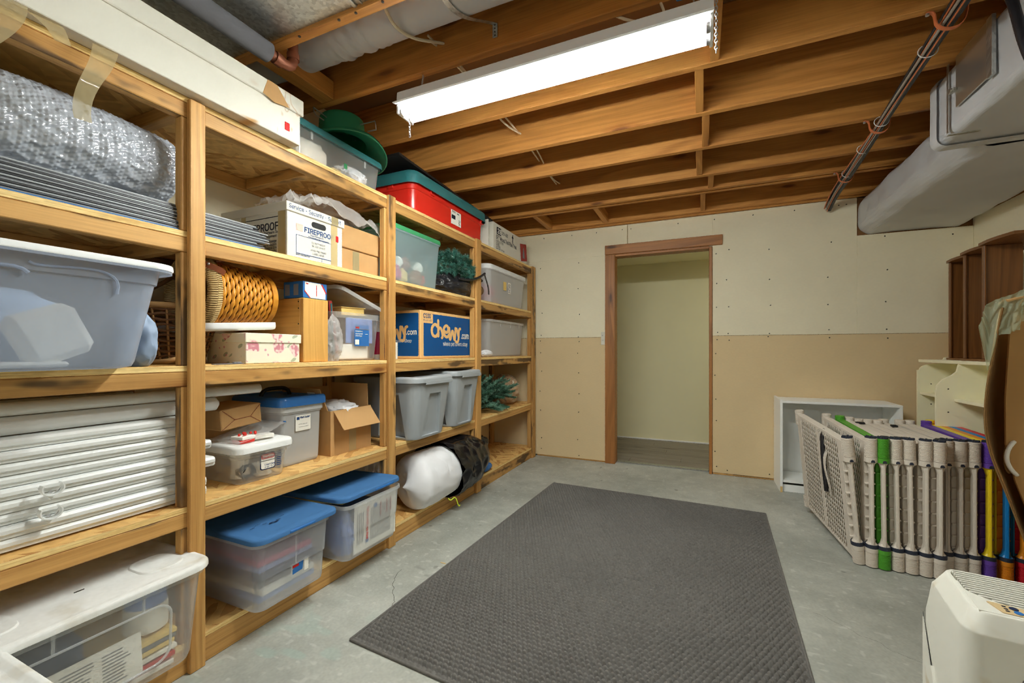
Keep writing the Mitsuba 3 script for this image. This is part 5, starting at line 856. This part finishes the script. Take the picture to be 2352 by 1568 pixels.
for i, (c, b_, x, y) in enumerate((('yard_purple', 'yard_yellow', 1.245, 2.778), ('yard_yellow', 'yard_yellow', 1.283, 2.83), ('yard_orange', 'yard_blue', 1.312, 2.795), ('yard_blue', 'yard_blue', 1.350, 2.84), ('yard_red', 'yard_orange', 1.378, 2.810))):
    yard('%s play yard panel%s at the right of the row' % (c[5:], ' with a %s post' % b_[5:] if b_ != c else ''), (x, y, 0), (x, y, .66), (x + .03, 3.47, .66), c, b_, lattice=False)
# cream wall shelf and brown shelf on it
plain('cream_paint', (236, 232, 202), .45, .4)
k = thing('corner_shelf', 'cream painted hutch with scalloped sides in the right back corner', 'shelf')
def scallop(x0):   # profile in (x, z): right wall edge at x = 1.79
    c = [(1.79, .02), (x0, .02), (x0, .955), (x0 + .012, .958)] + [(x0 + .012 + .095 * (1 - math.cos(a)), .958 + .045 * math.sin(a)) for a in np.linspace(.1, math.pi / 2, 8)] + [(x0 + .115 + .03 * t, 1.003 + .012 * t + .03 * t * t) for t in np.linspace(.2, 1, 5)] + [(1.79, 1.045)]
    return c
for y, x0 in ((3.93, 1.388), (3.45, 1.305)):
    pr_ = scallop(x0) if y > 3.6 else [(1.79, .02), (x0, .02), (x0, .84), (x0 + .005, .88), (x0 + .03, .915), (x0 + .07, .94), (x0 + .095, .965), (x0 + .105, 1.01), (1.79, 1.01)]
    part(k, 'side', frame(prism(pr_, .018), (0, y, 0), (1, 0, 0), (0, 0, 1)), 'cream_paint')
part(k, 'side', frame(prism([(1.79, .02), (1.37, .02), (1.37, .84), (1.40, .915), (1.44, 1.01), (1.79, 1.01)], .018), (0, 2.98, 0), (1, 0, 0), (0, 0, 1)), 'cream_paint')
part(k, 'top', box((1.405, 2.96, 1.011), (1.79, 3.95, 1.030), .002), 'cream_paint')
for z in (.785, .40): part(k, 'shelf', box((1.40, 3.452, z), (1.79, 3.912, z + .018), .002), 'cream_paint'); part(k, 'shelf', box((1.385, 3.0, z), (1.79, 3.43, z + .018), .002), 'cream_paint')
part(k, 'back', box((1.785, 2.98, .02), (1.795, 3.93, 1.01), 0), 'cream_paint')
part(k, 'peg_hole', cat([frame(trimesh.creation.cylinder(.004, .001, sections=8), (x, y - .0185, z), (1, 0, 0), (0, 0, 1)) for x, y in ((1.46, 3.93), (1.36, 3.45)) for z in (.86, .72)]), 'screw')
k = thing('brown_shelf', 'dark brown three tier shelf standing on end on the cream hutch', 'shelf')
Z0, Z1 = 1.031, 1.69
for y, x0, x1 in ((3.86, 1.535, 1.72), (3.58, 1.492, 1.74), (3.30, 1.455, 1.62)): part(k, 'tier_board', wood((x0, y, Z0 + .012), (x1, y + .012, Z1 - .004), 2), 'brown_wood'); part(k, 'lip', wood((x0 - .002, y - .018, Z0 + .012), (x0 + .008, y, Z1 - .004), 2), 'brown_wood')
def scal(z, t):
    P = []
    for y0, y1, xa, xb in ((3.875, 3.60, 1.525, 1.512), (3.60, 3.32, 1.482, 1.47), (3.32, 3.03, 1.445, 1.435)):
        for s in np.linspace(0, 1, 9): P.append((xa + (xb - xa) * s - .016 * math.sin(np.pi * s) + .02 * s, y0 + (y1 - y0) * s))
    return mv(prism([(1.74, 3.875)] + P + [(1.74, 3.03)], t), (0, 0, z))
part(k, 'end_board', scal(Z1 - .003, .016), 'brown_wood'); part(k, 'end_board', scal(Z0, .012), 'brown_wood')
# big cardboard carton
k = thing('large_carton', 'tall battered cardboard carton with a bulging side flap at the right edge', 'cardboard box')
def ctn(p, n, uv): return mi.Color3f(srgb(174, 138, 92)) * (.92 + .12 * fbm(p.x * 5, p.y * 5, p.z * 5, 3)) * (.99 + .02 * noise(p.z * 260, 0, 0))
mat('carton_brown', proc(ctn), .8, .15)
FY0 = 2.33
body = frame(prism([(1.108, 1.20), (1.094, .90), (1.095, .72), (1.122, .58), (1.17, .42), (1.27, .02), (1.785, .02), (1.785, 1.33), (1.16, 1.33)], .010), (0, FY0 + .01, 0), (1, 0, 0), (0, 0, 1))
part(k, 'front_panel', body, 'carton_brown'); part(k, 'side_panel', box((1.33, FY0 + .012, .001), (1.338, 2.66, 1.30), 0), 'carton_brown'); part(k, 'rear_panel', box((1.345, 2.655, .001), (1.785, 2.662, 1.30), 0), 'carton_brown')
oc = np.array([(1.035, 1.255), (1.020, 1.16), (1.005, 1.05), (.992, .96), (.985, .86), (.987, .78), (1.0, .70), (1.022, .62), (1.05, .53), (1.085, .41), (1.128, .27), (1.17, .12), (1.20, .01)])
O3 = curve([(x + .012, 2.25, z) for x, z in oc], 40); I3 = curve([(x + .21 + .05 * math.sin((z - .1) * 2.2), FY0 + .30, z * .985 + .015) for x, z in oc], 40)
Gf = np.array([[O3[i] * (1 - s) + I3[i] * s + np.array([-.030 * math.sin(np.pi * s), .0, 0]) for s in np.linspace(0, 1, 9)] for i in range(40)]); part(k, 'bulging_flap', wallsheet(Gf, .005), 'carton_brown', True)
plain('flute', (120, 92, 58), .9, .1); part(k, 'bulging_flap__torn_edge', tube([q + [0, -.002, 0] for q in O3], .0035, 5), 'flute', True)
part(k, 'top_flap', wallsheet(np.array([[(1.06 + .72 * u, 2.245 + .16 * v * (.4 + u), 1.276 + .06 * min(1, u * 3) + .006 * math.sin(9 * u + 5 * v)) for v in np.linspace(0, 1, 6)] for u in np.linspace(0, 1, 12)]), .006), 'carton_brown', True)
frosted('green_wrap', (206, 224, 196), .42, rough=.10)
n = 34; U, V = np.meshgrid(np.linspace(0, 1, n), np.linspace(0, 1, n), indexing='ij'); cr = ridged(np.stack([U * 6, V * 6 + U * 3, 0 * U], -1), 1, 4)
ul = [0, .12, .2, .3, 1.0]; top_ = np.stack([np.interp(U, [0, 1], [1.001, 1.112]), 2.245 + .015 * cr, np.interp(U, [0, 1], [1.268, 1.318])], -1); low_ = np.stack([np.interp(U, ul, [.975, 1.001, 1.02, 1.03, 1.09]), 2.235 + .015 * cr, np.interp(U, ul, [1.176, 1.005, 1.08, 1.142, 1.165])], -1)
Gw = top_ * (1 - V[..., None]) + low_ * V[..., None] + np.stack([.004 * cr, 0 * cr, .008 * cr], -1)
part(k, 'stretch_wrap', grid(Gw), 'green_wrap', True)
part(k, 'stretch_wrap', grid(np.stack([1.13 + .62 * U, 2.318 - .006 * cr, 1.275 - .075 * V + .006 * cr], -1)), 'green_wrap', True)
k2 = part(k, 'hand_hole', frame(prism([(.0 + .018 * math.cos(a) * (1 if 1 else 0), .062 * math.sin(a)) for a in np.linspace(0, 2 * np.pi, 24)[:-1]], .002), (1.108, FY0 + .009, .668), (1, 0, 0), (0, 0, 1)), 'flute'); part(k, 'white_handle', tube(curve([(1.118, FY0 + .0, .735), (1.096, FY0 - .012, .705), (1.090, FY0 - .014, .67), (1.100, FY0 - .012, .635), (1.126, FY0, .605)], 18), .0075, 8), 'pl_white', True)
one('kraft_paper', 'crumpled brown kraft paper sticking up behind the battered carton', 'paper', blob((1.66, 2.86, 1.34), (.09, .10, .09), .8, 2, 6, 4, True), 'cardboard', True)
one('paper_support', 'cardboard box holding the crumpled kraft paper behind the carton', 'cardboard box', box((1.50, 2.70, .0), (1.78, 2.96, 1.29), .003), 'cardboard')
# air purifier
k = thing('air_purifier', 'old off white air purifier with slatted top vent in the right foreground', 'air purifier')
def aged(p, n, uv): return mix(srgb(208, 208, 198), srgb(180, 164, 128), smoothstep(.66, .85, fbm(p.x * 22, p.y * 22, p.z * 22, 3)) * .5)
mat('aged_plastic', proc(aged), .45, .4); plain('panel_beige', (196, 172, 130), .5, .3)
px0, px1, py0, py1, pz = .428, .93, 1.026, 1.290, .624
def ring(e, z, yb=0): q = rr(px1 - px0 - 2 * e, py1 - py0 - 2 * e - yb, max(.005, .030 - e * .3), 5); return (q + [(px0 + px1) / 2, (py0 + py1 - yb) / 2], z)
part(k, 'housing', loft([ring(.004, .0), ring(0, .01), ring(0, pz - .115), ring(0, pz - .036, .046), ring(.002, pz - .032, .048), ring(.015, pz - .005, .050), ring(.018, pz - .001, .047), ring(.021, pz, .046), ring(.025, pz, .045), ring(.027, pz - .012, .045)]), 'aged_plastic', 20)
vx0, vx1, vy0, vy1 = px0 + .029, px1 - .03, py0 + .029, py1 - .074
for i in range(16):
    y = vy0 + .006 + (vy1 - vy0) * 1.0 * i / 15.5; xs0 = vx0 + .14 * max(0, 1 - (y - vy0) / .075) ** 1.6; part(k, 'vent_slat', box((xs0, y - .0022, pz - .010), (vx1, y + .0022, pz + .0015), .0008), 'aged_plastic')
cv = [(vx0 - .002 + .14 * max(0, 1 - (t) / .075) ** 1.6, vy0 + t) for t in np.linspace(0, .11, 14)]
part(k, 'control_surround', mv(prism([(vx0 - .004, vy0 - .006)] + [(vx1, vy0 - .006), (vx1, vy0 + .0)] + cv[:1] + cv[1:] + [(vx0 - .004, vy0 + .11)], .006), (0, 0, pz - .0055)), 'aged_plastic')
part(k, 'control_panel', mv(prism(sg.Polygon([(vx0 + .020, vy0 + .034), (vx0 + .03, vy0 + .004), (vx1, vy0 + .004), (vx1, vy0 + .012), (vx0 + .13, vy0 + .012), (vx0 + .06, vy0 + .030)]).buffer(.003), .0012), (0, 0, pz + .0008)), 'panel_beige')
part(k, 'control_panel__button', mv(trimesh.creation.cylinder(.006, .0015, sections=16), (vx0 + .048, vy0 + .024, pz + .0024)), 'navy'); part(k, 'control_panel__button', mv(trimesh.creation.cylinder(.006, .0015, sections=16), (vx0 + .050, vy0 + .010, pz + .0024)), 'pl_blue'); part(k, 'control_panel__symbol', cat(*[box((vx0 + .034, vy0 + z, pz + .002), (vx0 + .039, vy0 + z + .004, pz + .0026), 0) for z in (.008, .016, .025)]), 'ink')
part(k, 'front_cover', wallsheet(np.array([[(px0 - .0035, py1 - .02 - .21 * s, (.485 - .30 * s) * t + .002) for t in np.linspace(0, 1, 3)] for s in np.linspace(0, 1, 6)]), -.003), 'aged_plastic'); part(k, 'seam', wallsheet(np.array([[(px0 - .0012, py1 - .015 - .215 * s, (.492 - .305 * s) + t * (.004 + .012 * s)) for t in (0, 1)] for s in np.linspace(0, 1, 6)]), .0005), 'pl_black')
part(k, 'seam_ridge', tube([(px0 + .001, py1 - .085 - .15 * s, .415 - .22 * s) for s in np.linspace(0, 1, 6)], .007, 8), 'aged_plastic', True)
for i in range(4): part(k, 'side_slot', frame(prism(rr(.009, .036, .0044, 4), .0012), (px0 + .075 + .020 * i, py0 + .0004, pz - .110), (1, 0, 0), (0, 0, 1)), 'ink_grey')
pc = T().translate([px0, py0, 0]).rotate([0, 0, 1], -8).translate([-px0, -py0, 0])
for q in [q for q in scene if q.startswith(k + '__')]: scene[q]['to_world'] = pc
# ================= rug
def rugc(p, n, uv): return mi.Color3f(srgb(106, 104, 101)) * (.86 + .28 * noise(p.x * 160, p.y * 160, 3)) * (.86 + .26 * fbm(p.x * 3, p.y * 3, 1, 3)) * (1 - .35 * smoothstep(.045, .0, dr.sqrt(dr.square(p.x - .01) + dr.square((p.y - 1.95) * .7)) + .03 * noise(p.x * 40, p.y * 40)))
mat('rug_wool', proc(rugc), .95, .05)
c0, c1, c2, c3 = (np.array(q) for q in ((-1.209, 1.223), (-1.114, 3.354), (.386, 3.293), (.314, 1.12)))
S = 6; NU, NV = 74 * S, 104 * S; u, v = np.meshgrid(np.linspace(0, 1, NU), np.linspace(0, 1, NV), indexing='ij')
XY = (c0 * ((1 - u) * (1 - v))[..., None] + c3 * (u * (1 - v))[..., None] + c1 * ((1 - u) * v)[..., None] + c2 * (u * v)[..., None])
lu, lv = u * 74, v * 104; lu2 = lu + .5 * (np.floor(lv) % 2); jit = meshkit.noise(np.stack([np.floor(lu2), np.floor(lv), 0 * lu], -1), 4)
d = np.sqrt((((lu2 % 1) - .5) / .50) ** 2 + (((lv % 1) - .5) / .48) ** 2); hgt = np.clip(1 - d ** 3, 0, 1) ** .6; edge = np.clip(np.minimum(np.minimum(u, 1 - u) * 60, np.minimum(v, 1 - v) * 80), 0, 1)
Zr = (.001 + .0150 * hgt * (.85 + .3 * jit) + .0012 * meshkit.noise(np.stack([lu * 4, lv * 4, 0 * lu], -1), 6)) * edge + .004 * (1 - edge)
k = thing('rug', 'large dark grey chunky woven rug on the concrete floor', 'rug'); part(k, 'pile', grid(np.concatenate([XY, Zr[..., None]], -1)), 'rug_wool', True, kind='stuff')
bp_ = [np.r_[c0, .005], np.r_[c1, .005], np.r_[c2, .005], np.r_[c3, .005], np.r_[c0, .005]]; part(k, 'bound_edge', cat([tube([bp_[i], bp_[i + 1]], .0052, 8) for i in range(4)]), 'rug_wool', True)
part(k, 'backing', (np.array([np.r_[c, .0012] for c in (c0, c3, c2, c1)]), np.array([[0, 1, 2], [0, 2, 3]])), 'rug_wool')
# small things on the floor
one('floor_scrap', 'tiny wood splinter lying on the concrete beside the rug', 'splinter', box((-1.23, 1.86, .0005), (-1.20, 1.865, .003), .0006), 'raw_edge')
k = thing('wall_outlet', 'cream electrical outlet on the back wall left of the doorway', 'outlet'); part(k, 'outlet_plate', box((-.905, YB - .006, 1.150), (-.868, YB - .0005, 1.275), .003), 'card_white'); part(k, 'outlet_plate__socket', cat(*[frame(prism(rr(.020, .028, .006), .002), (-.8865, YB - .0065, z), (1, 0, 0), (0, 0, 1)) for z in (1.19, 1.236)]), 'card_white'); part(k, 'outlet_plate__slot', cat(*[box((-.8865 + s * .005 - .001, YB - .0095, z), (-.8865 + s * .005 + .001, YB - .008, z + .009), 0) for s in (-1, 1) for z in (1.19, 1.236)]), 'screw')
